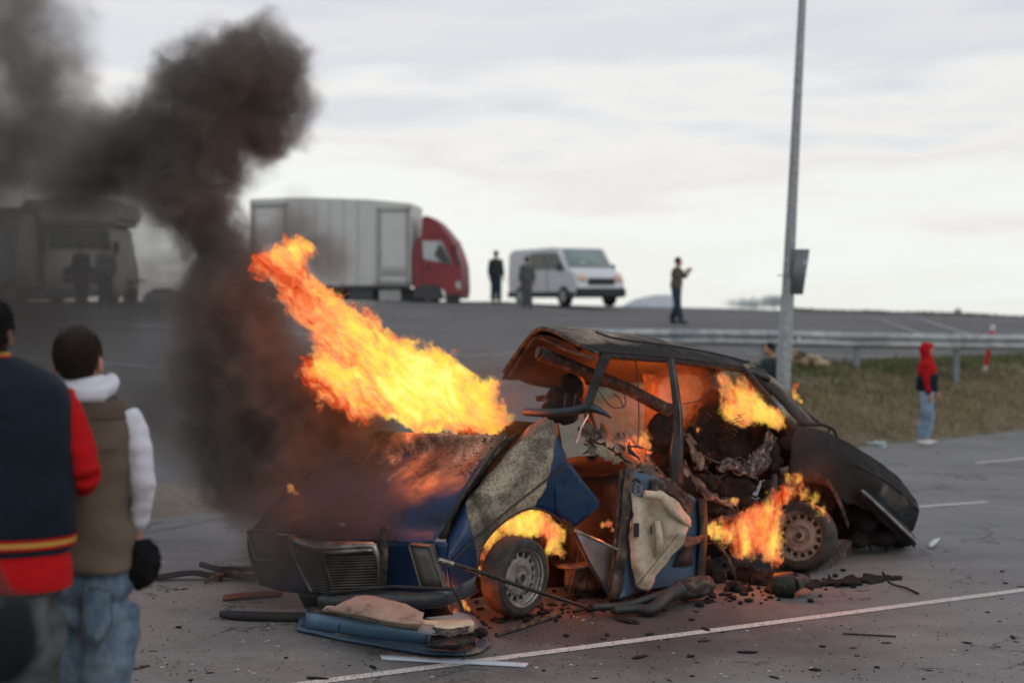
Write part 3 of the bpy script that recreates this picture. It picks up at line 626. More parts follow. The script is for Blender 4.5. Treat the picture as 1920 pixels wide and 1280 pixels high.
# rusty strap over the nose
sheet('bent_strap', [[N(712, 985, -.03), N(722, 986, -.03)], [N(713, 1040, -.09), N(727, 1041, -.09)], [N(709, 1110, -.07), N(722, 1111, -.07)]], M_RTAN, car, .005, 1, 4, .006, 8)
# --- hood
def hood_at(u, v, p): return {'ash': .0+.7*(1-v)**1.3, 'soot': .46+.06*v+.22*sst(u, .5, 1.)-.2*(u < .3)*v}
hd = [[S(948, 815, .12), S(870, 813, .55), S(790, 811, 1.0), P(706, 809, 11.45)],
      [S(912, 862, .10), P(830, 862, 10.5), P(735, 862, 10.95), P(628, 860, 11.3)],
      [S(872, 920, .07), P(780, 925, 10.15), P(670, 925, 10.6), P(556, 905, 10.95)],
      [P(835, 985, 9.78), P(750, 985, 9.95), P(640, 985, 10.2), P(500, 958, 10.7)],
      [N(812, 1016, .02), N(745, 1016, .02), N(620, 1010, .02), N(474, 994, .05)]]
sheet('hood', hd, M_BLUE, car, .008, 9, 9, .016, 3.6, hood_at)
tube('hood_edge', [hd[0][0]+V((0, 0, .01)), hd[1][0]+V((.01, 0, .01)), hd[2][0]+V((.01, 0, .01)), hd[3][0]+V((.01, 0, .012))], .012, M_SOOT, car, 6, sm=4)
rr = random.Random(4)
bm = bmesh.new()
for _ in range(420):   # flaked paint and cinders lying on the hood
    u = rr.random(); v = rr.random()**1.6*.38; a = hd[0][0].lerp(hd[0][3], u); b = hd[2][0].lerp(hd[2][3], u); c = a.lerp(b, v/.5)+V((0, -.01, .02))
    s = rr.uniform(.003, .013); r_ = bmesh.ops.create_icosphere(bm, subdivisions=1, radius=s)
    for w in r_['verts']: w.co = V((w.co.x*rr.uniform(.6, 2.), w.co.y*rr.uniform(.5, 1.5), w.co.z*.35))+c-V((0, 0, .012))
fl = obj('cinder_flakes', bm, M_RTAN, car); fl['kind'] = 'stuff'
# --- near front fender
def fen_at(u, v, p):   # u 0 (nose) .. 1 (windscreen), v 0 crest .. 1 wheel arch
    ash = sst(u, .16, .34)*(1-sst(u+.25*(v-.5), .86, .98)); return {'ash': ash*1.05, 'soot': .0+.75*math.exp(-((u-.30-.12*v)/.075)**2)*(1-.3*v)+.35*(u > .97)}
top = [S(836, 1014, .10), S(866, 955, .10), S(902, 905, .10), S(940, 868, .10), S(985, 826, .10), S(1038, 789, .10)]
sh = [S(838, 1034, .03), S(872, 982, .03), S(910, 940, .03), S(952, 902, .03), S(996, 868, .03), S(1050, 830, .03)]
mid = [S(838, 1062, 0), S(880, 1018, 0), S(918, 986, 0), S(962, 948, 0), S(1008, 912, 0), S(1062, 868, 0)]
bot = [S(848, 1112, .03), S(890, 1088, .02), S(904, 1024, .02), S(944, 978, .02), S(1000, 952, .02), S(1052, 975, .02)]
sheet('front_fender', [top, sh, mid, bot], M_BLUE, car, .006, 8, 5, .006, 6, fen_at)
sheet('fender_top', [[S(846, 985, .30), S(876, 935, .24), S(912, 888, .22), S(948, 852, .20), S(988, 806, .22), S(1022, 781, .24)], top], M_BLUE, car, .006, 6, 3, .010, 6, lambda u, v, p: {'ash': .25+.75*sst(u, .25, .5), 'soot': .15})
sheet('inner_gutter', [[S(820, 1008, .16), S(862, 935, .14), S(905, 878, .14), S(948, 822, .14)], [S(838, 1010, .12), S(872, 945, .24), S(914, 888, .24), S(975, 812, .24)]], M_RTAN, car, .004, 5, 2, .006, 7)
tube('fender_moulding', [S(830, 1068, -.012)]+[p+V((.0, -.012, 0)) for p in mid], .0075, M_SOOT, car, 6, sm=5)
tube('wheel_arch_lip', [p+V((0, -.004, 0)) for p in [S(893, 1100, .02)]+bot[1:]]+[S(1074, 1004, .03)], .010, M_SOOT, car, 6, sm=5)
poly('fender_tail', [S(1056, 862, 0), S(1068, 866, .0), S(1092, 900, -.01), S(1124, 940, -.03), S(1121, 952, -.03), S(1102, 968, -.01), S(1076, 990, .0), S(1054, 975, .01), S(1042, 958, .01), S(1040, 920, 0)], M_BLUEG if 0 else M_BLUE, car, .007, .006, 5, 3, {'ash': 0., 'soot': .0})
sheet('fender_return', [[S(846, 1112, .03), S(889, 1090, .02)], [S(846, 1130, .10), S(884, 1106, .10)]], M_BLUE, car, .005, 3, 2)
# --- bumper and plate frame
def bmp(pts, nm, mat, h=.055, dz=0.):
    rows = []
    for dz_, do in ((.06, .02), (.045, -.02), (0, -.035), (-.045, -.02), (-.06, .02)): rows.append([p+V((0, 0, dz_*h/.055))+BN3*do for p in pts])
    return sheet(nm, rows, mat, car, .01, 5, 3, .004, 4)
bmp([N(600, 1128, -.14), N(700, 1124, -.15), N(790, 1126, -.14), N(842, 1118, -.06), S(872, 1106, -.07), S(896, 1092, -.06)], 'front_bumper', M_BUMP, .05)
tube('bumper_strip', [N(615, 1112, -.17), N(735, 1099, -.18), N(850, 1104, -.14), N(858, 1116, -.13), N(868, 1146, -.12)], .013, M_BLACKR, car, 6)
sheet('valance', [[N(560, 1112, .0), N(700, 1122, 0), N(835, 1124, 0)], [N(575, 1150, .15), N(700, 1162, .15), N(850, 1150, .15)]], M_SOOT, car, .006, 3, 3, .01)
# --- wheels
def wheel(c, r, w, nrm, up, spokes):
    nrm = V(nrm).normalized(); u = nrm.cross(V(up)).normalized(); v = u.cross(nrm).normalized(); c = V(c)
    def turn(prof, seg=40, mat=None, nm='', closed=True):
        bm = bmesh.new(); rings = []
        for k in range(seg):
            a = 2*math.pi*k/seg; d = u*math.cos(a)+v*math.sin(a); rings.append([bm.verts.new(c+d*rr_+nrm*h_) for rr_, h_ in prof])
        m = len(prof)
        for k in range(seg):
            for j in range(m if closed else m-1): bm.faces.new((rings[k][j], rings[(k+1) % seg][j], rings[(k+1) % seg][(j+1) % m], rings[k][(j+1) % m]))
        bmesh.ops.recalc_face_normals(bm, faces=bm.faces); return bm
    root = smooth(obj('wheel', turn([(.70*r, 0), (.72*r, .02), (.0201, .02), (.02, 0)], 40), M_SOOT, car), 40)   # hub disc
    smooth(obj('tyre', turn([(.70*r, w*.40), (.76*r, w*.50), (.90*r, w*.50), (.975*r, w*.42), (1.*r, w*.25), (1.*r, -w*.25), (.975*r, -w*.42), (.88*r, -w*.5), (.70*r, -w*.45)]), M_TYREO, root), 30)
    smooth(obj('rim', turn([(.70*r, w*.42), (.735*r, w*.47), (.745*r, w*.40), (.70*r, w*.34), (.66*r, w*.30), (.635*r, w*.16), (.615*r, w*.14), (.615*r, w*.10), (.66*r, w*.10), (.70*r, .0)], 48), M_WHEEL, root), 30)
    smooth(obj('wheel_disc', turn([(.50*r, w*.20), (.44*r, w*.26), (.30*r, w*.27), (.24*r, w*.22), (.19*r, w*.22), (.17*r, w*.34), (.10*r, w*.37), (.02*r, w*.37), (.02*r, w*.1), (.50*r, w*.12)], 40), M_WHEEL, root), 30)
    smooth(obj('centre_bore', turn([(.09*r, w*.375), (.09*r, w*.39), (.004, w*.39), (.004, w*.375)], 16), M_BLACKR, root), 30)
    for k in range(spokes):
        a = 2*math.pi*(k+.4)/spokes; d = u*math.cos(a)+v*math.sin(a); e_ = nrm.cross(d)
        bm = bmesh.new(); box_bm(bm, (0, 0, 0), (1, 1, 1))
        for q in bm.verts: q.co = c+d*(r*(.555+q.co.x*.16))+e_*(q.co.y*r*.085)+nrm*(w*.16+q.co.z*.014)
        obj('spoke', bm, M_WHEEL, root)
    return root
wheel(P(966, 1079, 9.98), .272, .19, (.74, -.66, -.03), (0, 0, 1), 15)
wheel(P(1504, 1005, 11.75), .278, .20, (-.50, -.82, .22), (0, .1, 1), 15)
# hub, brake drum, axle under the rear
tube('rear_axle', [S(1475, 1072, .1), S(1500, 1040, .4), S(1520, 1000, 1.2)], .045, M_SOOT, car, 8, sm=3)
# --- body shell behind: firewall, floor, far side, inner wings
M_INNER = burnt('inner_metal', (.022, .02, .019), (.10, .075, .058))
sheet('inner_wing', [[S(880, 960, .42), S(960, 930, .42), S(1060, 960, .42)], [S(885, 1070, .42), S(970, 1060, .42), S(1080, 1050, .42)], [S(880, 1120, .42), S(970, 1110, .42), S(1090, 1100, .42)]], M_INNER, car, .006, 4, 4, .03, 4, ab(.4, .3))
sheet('firewall', [[S(1046, 790, .16), S(1000, 790, .8), P(860, 800, 11.4)], [S(1062, 900, .2), S(1010, 900, .8), P(880, 900, 11.35)], [S(1080, 1070, .2), S(1020, 1070, .8), P(900, 1040, 11.3)]], M_INNER, car, .006, 4, 4, .03, 3, ab(.2, .6))
sheet('floor_pan', [[S(1050, 1060, .1), S(1200, 1050, .1), S(1330, 1020, .1), S(1460, 1010, .1)], [S(1020, 1040, .7), S(1160, 1035, .7), S(1290, 1010, .7), S(1420, 990, .7)], [S(980, 1010, 1.4), S(1120, 1005, 1.4), S(1250, 980, 1.4), S(1380, 960, 1.4)]], M_INNER, car, .02, 4, 4, .04, 3, ab(.4, .4))
sheet('sill', [[S(1060, 1060, .16), S(1160, 1068, .14), S(1300, 1050, .12), S(1330, 1040, .12)], [S(1060, 1108, .2), S(1160, 1112, .18), S(1300, 1085, .16), S(1335, 1070, .16)]], M_INNER, car, .02, 4, 3, .02, 4, ab(.5, .35))
sheet('far_side', [[S(1030, 860, 1.45), S(1140, 850, 1.5), S(1250, 835, 1.5), S(1360, 815, 1.5)], [S(1020, 950, 1.45), S(1130, 940, 1.5), S(1240, 925, 1.5), S(1350, 900, 1.5)], [S(1000, 1020, 1.45), S(1110, 1010, 1.5), S(1220, 990, 1.5), S(1340, 970, 1.5)]], M_INNER, car, .01, 4, 4, .03, 3, ab(.3, .5))
# transmission hump / mid bulkhead seen through the front door gap
sheet('seat_riser', [[S(1060, 900, .5), S(1170, 890, .5), S(1300, 890, .5), S(1400, 880, .5)], [S(1060, 990, .5), S(1170, 985, .5), S(1300, 975, .5), S(1420, 960, .5)], [S(1060, 1080, .45), S(1170, 1075, .45), S(1300, 1055, .45), S(1440, 1020, .45)]], M_INNER, car, .01, 4, 4, .05, 3, ab(.35, .55))
# --- roof
def roof_at(u, v, p): return {'ash': 1.0, 'soot': .20+.75*math.exp(-((u-.93)/.07)**2)*(v < .5)+.30*sst(v, .55, 1.)}
rf = [[P(945, 694, 11.55), P(972, 655, 11.35), P(1004, 618, 11.05), P(1030, 615, 10.85), P(1080, 640, 10.6), S(1124, 661, .10)],
      [P(1000, 700, 11.9), P(1035, 665, 11.7), P(1078, 622, 11.4), P(1120, 623, 11.1), P(1160, 644, 10.85), S(1195, 666, .14)],
      [P(1110, 705, 12.4), P(1140, 672, 12.2), P(1190, 634, 11.9), P(1235, 638, 11.6), P(1268, 656, 11.3), S(1300, 676, .16)],
      [P(1230, 700, 12.8), P(1270, 680, 12.6), P(1320, 660, 12.3), P(1350, 664, 12.0), P(1375, 676, 11.7), S(1394, 690, .18)],
      [P(1330, 705, 13.1), P(1368, 690, 12.9), P(1400, 680, 12.6), P(1418, 685, 12.35), P(1432, 694, 12.05), S(1440, 706, .20)]]
sheet('roof', rf, M_TAN, car, .012, 7, 7, .012, 4, lambda u, v, p: {'ash': .9, 'soot': roof_at(u, v, p)['soot']+.30*sst(v, .1, .4)+.18*sst(u, .6, .9)})
tube('windscreen_header', [p+V((0, -.01, -.012)) for p in rf[0]], .016, M_RTAN, car, 8, sm=5)
tube('header_inner', [P(955, 705, 11.5), P(984, 660, 11.3), P(1008, 632, 11.05), P(1060, 655, 10.7), P(1112, 672, 10.45)], .014, M_RTAN, car, 6, sm=4)
tube('roof_seam', [rf[0][3]+V((.35, 0, -.03)), rf[1][4]+V((0, -.0, .035)), rf[2][4]+V((0, 0, .028)), rf[3][4]+V((0, 0, .022)), rf[4][4]+V((0, 0, .018))], .010, M_BLACKR, car, 6, sm=5)
tube('roof_rail', [rf[0][5]+V((0, 0, -.02)), rf[1][5]+V((0, -.01, -.02)), rf[2][5]+V((0, -.01, -.02)), rf[3][5]+V((0, -.01, -.02)), rf[4][5]+V((0, 0, -.02))], .024, M_SOOT, car, 8, sm=5)
tube('drip_gutter', [rf[0][5]+V((0, -.02, .012)), rf[1][5]+V((0, -.03, .012)), rf[2][5]+V((0, -.03, .008)), rf[3][5]+V((0, -.03, .008))], .009, M_BLACKR, car, 6, sm=5)
sheet('ceiling_lining', [[p+V((0, 0, -.07)) for p in rf[0][:5]], [p+V((0, 0, -.09)) for p in rf[1][:5]], [p+V((0, 0, -.08)) for p in rf[2][:5]], [p+V((0, 0, -.08)) for p in rf[3][:5]]], M_INNER, car, .006, 4, 4, .05, 3, ab(.2, .7))
# far pillars
def strip(nm, pts, w, mat, par=None, th=.02, at=ab(.3, .3), d=V((.81, .587, 0)), amp=.004):
    pts = [V(p) for p in pts]; ww = w if isinstance(w, (list, tuple)) else [w]*len(pts)
    return sheet(nm, [[p-d*k for p, k in zip(pts, ww)], [p+V((0, -.012, 0)) for p in pts], [p+d*k for p, k in zip(pts, ww)]], mat, par or car, th, 5, 3, amp, 7, at)
strip('far_pillar', [S(1060, 660, 1.35), S(1095, 740, 1.4), S(1120, 850, 1.45)], .05, M_RTAN)
strip('far_pillar', [S(1215, 672, 1.35), S(1222, 750, 1.42), S(1216, 840, 1.45)], [.09, .07, .06], M_RTAN)
strip('far_pillar', [S(1310, 680, 1.35), S(1350, 760, 1.42), S(1380, 830, 1.45)], .09, M_RTAN)
# near pillars
strip('windscreen_pillar', [S(1134, 668, .06), S(1120, 705, .04), S(1106, 745, .03), S(1096, 768, .03)], [.05, .04, .038, .04], M_PILLAR, None, .03, ab(.25, .62))
strip('door_pillar', [S(1255, 672, .08), S(1264, 730, .04), S(1271, 790, .02), S(1268, 850, .0), S(1268, 908, .0)], [.028, .032, .036, .055, .055], M_PILLAR, None, .035, ab(.15, .55))
tube('pillar_edge', [S(1259, 672, .05), S(1269, 735, .01), S(1276, 795, -.015), S(1274, 905, -.02)], .006, M_GRILLE, car, 6, sm=4)
# dash rail with a bent tip
tube('dash_rail', [S(985, 772, .5), S(1035, 774, .25), S(1075, 770, .12), S(1105, 764, .04), S(1128, 772, -.02), S(1146, 783, -.06)], [.03, .032, .035, .035, .022, .006], M_PILLAR, car, 8, sm=4)
tube('door_mirror_stalk', [S(1106, 772, .05), S(1116, 800, .02), S(1114, 830, .02)], [.014, .008, .006], M_BLACKR, car, 6)
tube('window_channel', [S(1104, 776, .05), S(1090, 800, .04), S(1082, 830, .04)], .006, M_CHROME, car, 6)
sheet('steering_rim_piece', [[S(1003, 742, .6), S(1026, 742, .55), S(1040, 765, .5)], [S(1006, 752, .6), S(1020, 754, .55), S(1028, 772, .5)]], M_RTAN, car, .008, 4, 2)
bits = [[S(1040, 772, .3), S(1050, 735, .32), S(1066, 715, .34), S(1088, 722, .34), S(1092, 760, .3)], [S(1046, 790, .3), S(1080, 792, .28)]]
flesh('heater_box', lambda bm: [ellip_bm(bm, S(x, y, o), (r, r*.8, r*1.1)) for x, y, o, r in ((1045, 745, .55, .09), (1070, 730, .6, .11), (1062, 765, .5, .12), (1035, 775, .5, .08))], M_CHAR, car, .02, 2, lambda c: mn.noise(c*14)*.03)
for a in ((1057, 735), (1075, 735)): tube('bracket_rod', [S(a[0], 770, .3), S(a[0]+4, 738, .32)], .006, M_SOOT, car, 6)
# long pipe running through the cabin
tube('roof_cross_tube', [S(1012, 662, .55), S(1090, 694, .5), S(1180, 730, .45), S(1256, 771, .4)], [.055, .05, .05, .055], M_RTAN, car, 12)
tube('tube_bore', [S(1009, 661, .55)+V((-.01, 0, 0)), S(1012, 662, .55)+V((-.002, -.004, 0))], .045, M_BLACKR, car, 12)
flesh('charred_joint', lambda bm: [ellip_bm(bm, S(x, y, o), (r, r, r*1.1)) for x, y, o, r in ((1256, 780, .42, .09), (1240, 800, .45, .10), (1232, 828, .45, .09), (1262, 830, .4, .13), (1262, 870, .4, .10))], M_CHAR, car, .02, 2, lambda c: mn.noise(c*14)*.03)
for pts in ([(1110, 715), (1135, 750), (1150, 764), (1172, 760), (1170, 735)], [(1150, 738), (1162, 748), (1170, 765)], [(1190, 660), (1196, 720), (1198, 790), (1196, 830)], [(1215, 755), (1270, 758), (1320, 745), (1345, 700), (1340, 690)], [(1390, 700), (1420, 745), (1450, 790)], [(1395, 945), (1398, 985), (1385, 1020)], [(1478, 880), (1475, 960), (1462, 1005)]):
    tube('wire', [S(x, y, .15) for x, y in pts], .0045, M_BLACKR, car, 5, sm=4)
# --- seats
def heap(nm, L, mat=M_CHAR, a=.05, fq=9, vox=.022):
    return flesh(nm, lambda bm: [ellip_bm(bm, S(x, y, o), (rx, ry, rz)) for x, y, o, rx, ry, rz in L], mat, car, vox, 3, lambda c: mn.noise(c*fq)*a+mn.noise(c*fq*2.6)*a*.5+mn.noise(c*fq*6)*a*.2)
heap('front_seat', [(1338, 765, .55, .16, .12, .16), (1330, 800, .5, .22, .16, .20), (1370, 810, .5, .18, .15, .22), (1350, 850, .45, .28, .2, .16), (1305, 830, .5, .13, .12, .16)])
heap('rear_seat', [(1440, 835, .5, .25, .2, .2), (1410, 860, .45, .25, .2, .17), (1470, 820, .45, .16, .15, .12), (1380, 890, .4, .2, .2, .1), (1480, 850, .3, .12, .12, .14)])
sheet('ash_crust', [[S(1340, 878, .12), S(1366, 858, .12), S(1398, 860, .10), S(1426, 836, .10), S(1440, 802, .12)], [S(1352, 884, .10), S(1378, 874, .09), S(1410, 884, .07), S(1438, 852, .08), S(1452, 812, .1)], [S(1372, 880, .12), S(1394, 892, .10), S(1422, 900, .08), S(1444, 868, .09), S(1458, 822, .12)]], M_ASHW, car, .006, 7, 6, .035, 11, None, .4)
heap('wheel_arch_crumple', [(1455, 880, .1, .07, .06, .22), (1440, 925, .08, .07, .06, .12), (1400, 945, .08, .16, .07, .05), (1350, 960, .08, .16, .07, .04), (1476, 835, .12, .08, .07, .10), (1330, 905, .12, .10, .05, .07), (1370, 915, .2, .22, .07, .09)], M_CHAR, .04, 12, .018)
tube('torn_sill_tube', [S(1315, 985, .02), S(1370, 970, .0), S(1420, 960, .0), S(1445, 925, .02), S(1452, 890, .05)], [.025, .035, .04, .04, .03], M_SOOT, car, 8, sm=4)
rr = random.Random(55)
for k in range(9):      # bare seat springs and bent strips of the seat frame
    x, y = rr.uniform(1300, 1460), rr.uniform(790, 900); a = S(x, y, rr.uniform(.1, .3)); d = V((rr.uniform(-.2, .2), rr.uniform(-.1, .1), rr.uniform(.1, .22))); n_ = 5
    pts = [a+d*(i/(n_*8))+V((math.cos(i*math.pi/4)*.022, math.sin(i*math.pi/4)*.022, 0)) for i in range(n_*8+1)]
    tube('seat_spring', pts, .0028, M_SOOT, car, 5)
for k in range(16):
    x, y = rr.uniform(1290, 1470), rr.uniform(850, 960); a = S(x, y, rr.uniform(.0, .2)); q_ = V((rr.uniform(-1, 1), rr.uniform(-.3, .3), rr.uniform(-.5, .6))).normalized()*rr.uniform(.1, .28); w_ = V((rr.uniform(-.3, .3), -.3, 1)).normalized()*rr.uniform(.008, .022)
    m_ = V((rr.uniform(-.05, .05), -.02, rr.uniform(-.06, .06)))
    sheet('bent_strip', [[a, a+q_*.5+m_, a+q_], [a+w_, a+q_*.5+m_+w_, a+q_+w_]], rr.choice([M_SOOT, M_SOOT, M_RTAN, M_GRILLE]), car, .003, 4, 1, .012, 9, ab(rr.random()*.6, .6))
# crumpled lining from the dash down to the door
def tan_at(a, s): return lambda u, v, p: {'ash': a, 'soot': s+.25*math.sin(u*9)*math.sin(v*7)}
sheet('dash_lining', [[S(1088, 795, .3), S(1140, 800, .35), S(1190, 835, .32), S(1240, 868, .28)], [S(1095, 830, .12), S(1150, 840, .14), S(1205, 868, .12), S(1262, 905, .10)], [S(1100, 846, .04), S(1150, 866, .04), S(1205, 896, .04), S(1310, 946, .02)]], M_TAN, car, .01, 7, 6, .05, 6, tan_at(.8, .36), .3)
sheet('torn_lining', [[S(1280, 860, .1), S(1300, 880, .12), S(1330, 915, .1), S(1380, 940, .08)], [S(1282, 890, .05), S(1300, 915, .05), S(1325, 938, .05), S(1380, 955, .04)]], M_TAN, car, .01, 6, 4, .045, 8, tan_at(.6, .5), .35)
sheet('torn_lining', [[S(1282, 812, .2), S(1292, 840, .18), S(1306, 880, .14)], [S(1296, 806, .25), S(1310, 840, .2), S(1322, 875, .16)]], M_TAN, car, .008, 6, 4, .03, 8, tan_at(.9, .45), .3)
rr = random.Random(12)
for _ in range(26):
    x = rr.uniform(1095, 1320); y = 800+(x-1095)*.55+rr.uniform(-14, 30); a = S(x, y, rr.uniform(.0, .2)); l = rr.uniform(.06, .2)
    d = V((rr.uniform(-1, 1), rr.uniform(-.4, .4), rr.uniform(-.7, .3))).normalized()*l; e_ = V((rr.uniform(-.3, .3), -.2, 1)).normalized()*rr.uniform(.015, .05)
    sheet('torn_shred', [[a, a+d*.5, a+d], [a+e_, a+d*.5+e_*.8, a+d+e_*.3]], rr.choice([M_TAN, M_SOOT, M_CHAR, M_RTAN]), car, .004, 3, 2, .03, 9, ab(rr.random(), .3+rr.random()*.6))
# --- hanging front door
sheet('door_shell', [[S(1182, 880, -.02), S(1240, 900, -.03), S(1312, 942, -.03)], [S(1176, 960, -.03), S(1240, 975, -.03), S(1314, 1000, -.03)], [S(1168, 1085, -.04), S(1230, 1086, -.04), S(1312, 1050, -.04)], [S(1158, 1122, -.04), S(1240, 1100, -.04), S(1310, 1088, -.04)]], M_BLUEG, car, .02, 5, 5, .012, 5, lambda u, v, p: {'ash': .18+.35*sst(u, .75, 1)*(1-v), 'soot': .02+.5*sst(u, .9, 1)+.25*(v > .9)})
strip('door_edge', [S(1178, 876, -.05), S(1172, 950, -.06), S(1164, 1040, -.06), S(1150, 1120, -.06)], [.035, .035, .04, .04], M_TAN, None, .03, ab(.6, .62))
strip('door_edge', [S(1165, 880, -.02), S(1160, 960, -.03), S(1152, 1050, -.03), S(1142, 1116, -.03)], [.022, .022, .024, .026], M_RTAN, None, .02, ab(.4, .4))
strip('door_end_frame', [S(1314, 935, -.06), S(1316, 1000, -.06), S(1312, 1060, -.06), S(1308, 1096, -.06)], .03, M_INNER, None, .05, ab(.5, .5))
poly('door_opening', [S(1275, 1035, -.062), S(1296, 1022, -.062), S(1298, 1060, -.062), S(1262, 1062, -.062)], M_BLACKR, car, .006)
sheet('door_lining_rag', [[S(1225, 895, -.06), S(1262, 900, -.06), S(1300, 940, -.06)], [S(1222, 920, -.07), S(1262, 930, -.07), S(1292, 975, -.07)]], M_RTAN, car, .006, 5, 4, .02, 7)
# moulded trim card, torn and folding over
tc_ = [[S(1187, 920, -.08), S(1205, 932, -.13), S(1240, 920, -.15), S(1262, 935, -.20), S(1280, 950, -.17)],
       [S(1184, 955, -.09), S(1200, 958, -.14), S(1225, 962, -.12), S(1262, 962, -.22), S(1296, 978, -.17)],
       [S(1180, 990, -.10), S(1198, 992, -.15), S(1226, 996, -.11), S(1252, 990, -.20), S(1286, 1000, -.24)],
       [S(1180, 1025, -.10), S(1196, 1028, -.15), S(1222, 1030, -.13), S(1245, 1024, -.15), S(1284, 1020, -.22)],
       [S(1184, 1062, -.10), S(1200, 1066, -.14), S(1222, 1066, -.13), S(1244, 1052, -.14), S(1262, 1042, -.18)],
       [S(1192, 1096, -.08), S(1206, 1104, -.11), S(1220, 1106, -.11), S(1230, 1086, -.12), S(1240, 1068, -.13)]]
trim = sheet('trim_card', tc_, M_BEIGE, car, .008, 7, 7, .022, 5.5)
sheet('trim_flap', [[S(1282, 1004, -.18), S(1300, 1006, -.14), S(1320, 1001, -.10)], [S(1278, 1028, -.2), S(1300, 1024, -.14), S(1318, 1012, -.10)]], M_RTAN, car, .005, 4, 3, .008)
tube('arm_rest', [S(1232, 975, -.17), S(1236, 1010, -.19), S(1234, 1040, -.17)], [.024, .03, .022], M_BEIGE, car, 8, sm=4)
tube('trim_roll', [S(1208, 926, -.17), S(1240, 932, -.22), S(1262, 960, -.24), S(1292, 985, -.2)], [.028, .034, .03, .018], M_BEIGE, car, 8, sm=4)
box('door_pull_recess', S(1221, 993, -.15), (.010, .02, .06), M_BLACKR, car); box('lock_opening', S(1193, 993, -.165), (.04, .012, .10), M_BLACKR, car)
bm = bmesh.new(); c = S(1197, 917, -.12); 
for dx, dz, sx_, sz_ in ((-.022, 0, .010, .08), (.022, 0, .010, .08), (0, .036, .054, .010), (0, -.036, .054, .010)): box_bm(bm, c+V((dx, 0, dz)), (sx_, .012, sz_))
obj('latch_plate', bm, M_CHROME, car)
tube('latch_hook', [S(1186, 903, -.1), S(1192, 897, -.11), S(1201, 905, -.11)], .010, M_SOOT, car, 6, sm=3)
tube('door_cable', [S(1272, 1000, -.27), S(1240, 1040, -.24), S(1196, 1095, -.2), S(1176, 1120, -.14)], .003, M_BLACKR, car, 5, sm=4)
tube('door_cable', [S(1188, 960, -.13), S(1176, 1040, -.12), S(1160, 1122, -.1)], .003, M_BLACKR, car, 5, sm=4)
# grey inner wing panel with rubber seal and chrome strip
t = NT('milky_panel'); p = t.pos(); t.surf(t.ramp(t.noise(p, 4, 4), [(.3, (.13, .115, .11)), (.7, (.22, .20, .195))]), .35); M_MILK = t.m
poly('kick_panel', [S(1076, 992, .05), S(1160, 1034, .05), S(1160, 1112, .05), S(1142, 1116, .05), S(1108, 1055, .05)], M_MILK, car, .006, .004, 5, 2)
tube('door_seal', [S(1066, 975, .0), S(1082, 1010, -.02), S(1108, 1062, -.03), S(1140, 1112, -.03), S(1148, 1122, -.03)], .014, M_BLACKR, car, 8, sm=4)
tube('chrome_strip', [S(1077, 993, -.05), S(1158, 1030, -.07)], .011, M_CHROME, car, 8)
# --- rear: C pillar, trunk, quarter panel
sheet('rear_pillar', [[S(1392, 684, .2), S(1430, 720, .14), S(1470, 760, .08), S(1500, 795, .05)], [S(1410, 680, .45), S(1452, 712, .38), S(1496, 758, .3), S(1530, 795, .25)]], M_TAN, car, .02, 6, 4, .012, 5, lambda u, v, p: {'ash': .8, 'soot': .25+.9*(1-v)*(u > .1)})
tube('pillar_inner', [S(1396, 694, .12), S(1430, 735, .06), S(1462, 775, .04), S(1488, 800, .04)], .03, M_SOOT, car, 8, sm=4)
tube('rear_screen_trim', [S(1400, 676, .5), S(1455, 718, .42), S(1505, 768, .34), S(1540, 795, .3)], .012, M_RTAN, car, 6, sm=4)
sheet('parcel_shelf', [[S(1490, 795, .05), S(1525, 792, .2), S(1548, 797, .5)], [S(1450, 800, .3), S(1480, 800, .7), S(1500, 800, 1.2)]], M_SOOT, car, .01, 4, 3, .02)
tube('boot_hinge', [S(1500, 797, .25), S(1535, 795, .2), S(1560, 803, .15), S(1569, 818, .12), S(1569, 830, .12)], [.012, .014, .014, .012, .01], M_BLACKR, car, 8, sm=4)
tube('boot_hinge', [S(1540, 815, .2), S(1552, 812, .2), S(1556, 802, .2)], .009, M_BLACKR, car, 8, sm=3)
q_at = lambda u, v, p: {'ash': .12+.75*math.exp(-((u-.75)/.16)**2-((v-.45)/.22)**2)+.2*(v > .85), 'soot': .95-.55*math.exp(-((u-.76)/.16)**2-((v-.5)/.25)**2)}
qa = [S(1490, 800, .04), S(1550, 812, .06), S(1602, 838, .08), S(1650, 868, .10), S(1690, 903, .12), S(1719, 942, .16)]
qb = [S(1484, 835, .0), S(1548, 850, .0), S(1600, 870, .0), S(1650, 895, .0), S(1692, 925, .02), S(1722, 958, .08)]
qc = [S(1480, 880, .0), S(1530, 885, .0), S(1580, 910, .0), S(1632, 930, .0), S(1680, 958, .02), S(1716, 985, .08)]
qd = [S(1478, 905, .04), S(1535, 905, .04), S(1578, 938, .03), S(1622, 955, .04), S(1672, 985, .06), S(1702, 1010, .12)]
M_QTR = burnt('charred_panel', (.012, .03, .045), (.15, .14, .125))
sheet('rear_quarter', [qa, qb, qc, qd], M_QTR, car, .01, 8, 6, .020, 6, q_at)
inn = [V((CN.x, CN.y, 0))*.55, V((CN.x, CN.y, 0))*1.3]
sheet('boot_lid', [qa]+[[p+i_+V((0, 0, .05*(k+1))) for p in qa] for k, i_ in enumerate(inn)], M_QTR, car, .01, 5, 4, .015, 4, ab(.1, 1.))
sheet('tail_panel', [[qa[-1], qb[-1], qc[-1], qd[-1]]]+[[p+i_+V((0, 0, .03)) for p in (qa[-1], qb[-1], qc[-1], qd[-1])] for i_ in inn], M_QTR, car, .01, 4, 4, .015, 4, ab(.3, .6))
sheet('crease_moulding', [[p+V((0, -.012, .012)) for p in qb[2:]], [p+V((0, -.012, -.004)) for p in qb[2:]]], M_SOOT, car, .008, 4, 1)
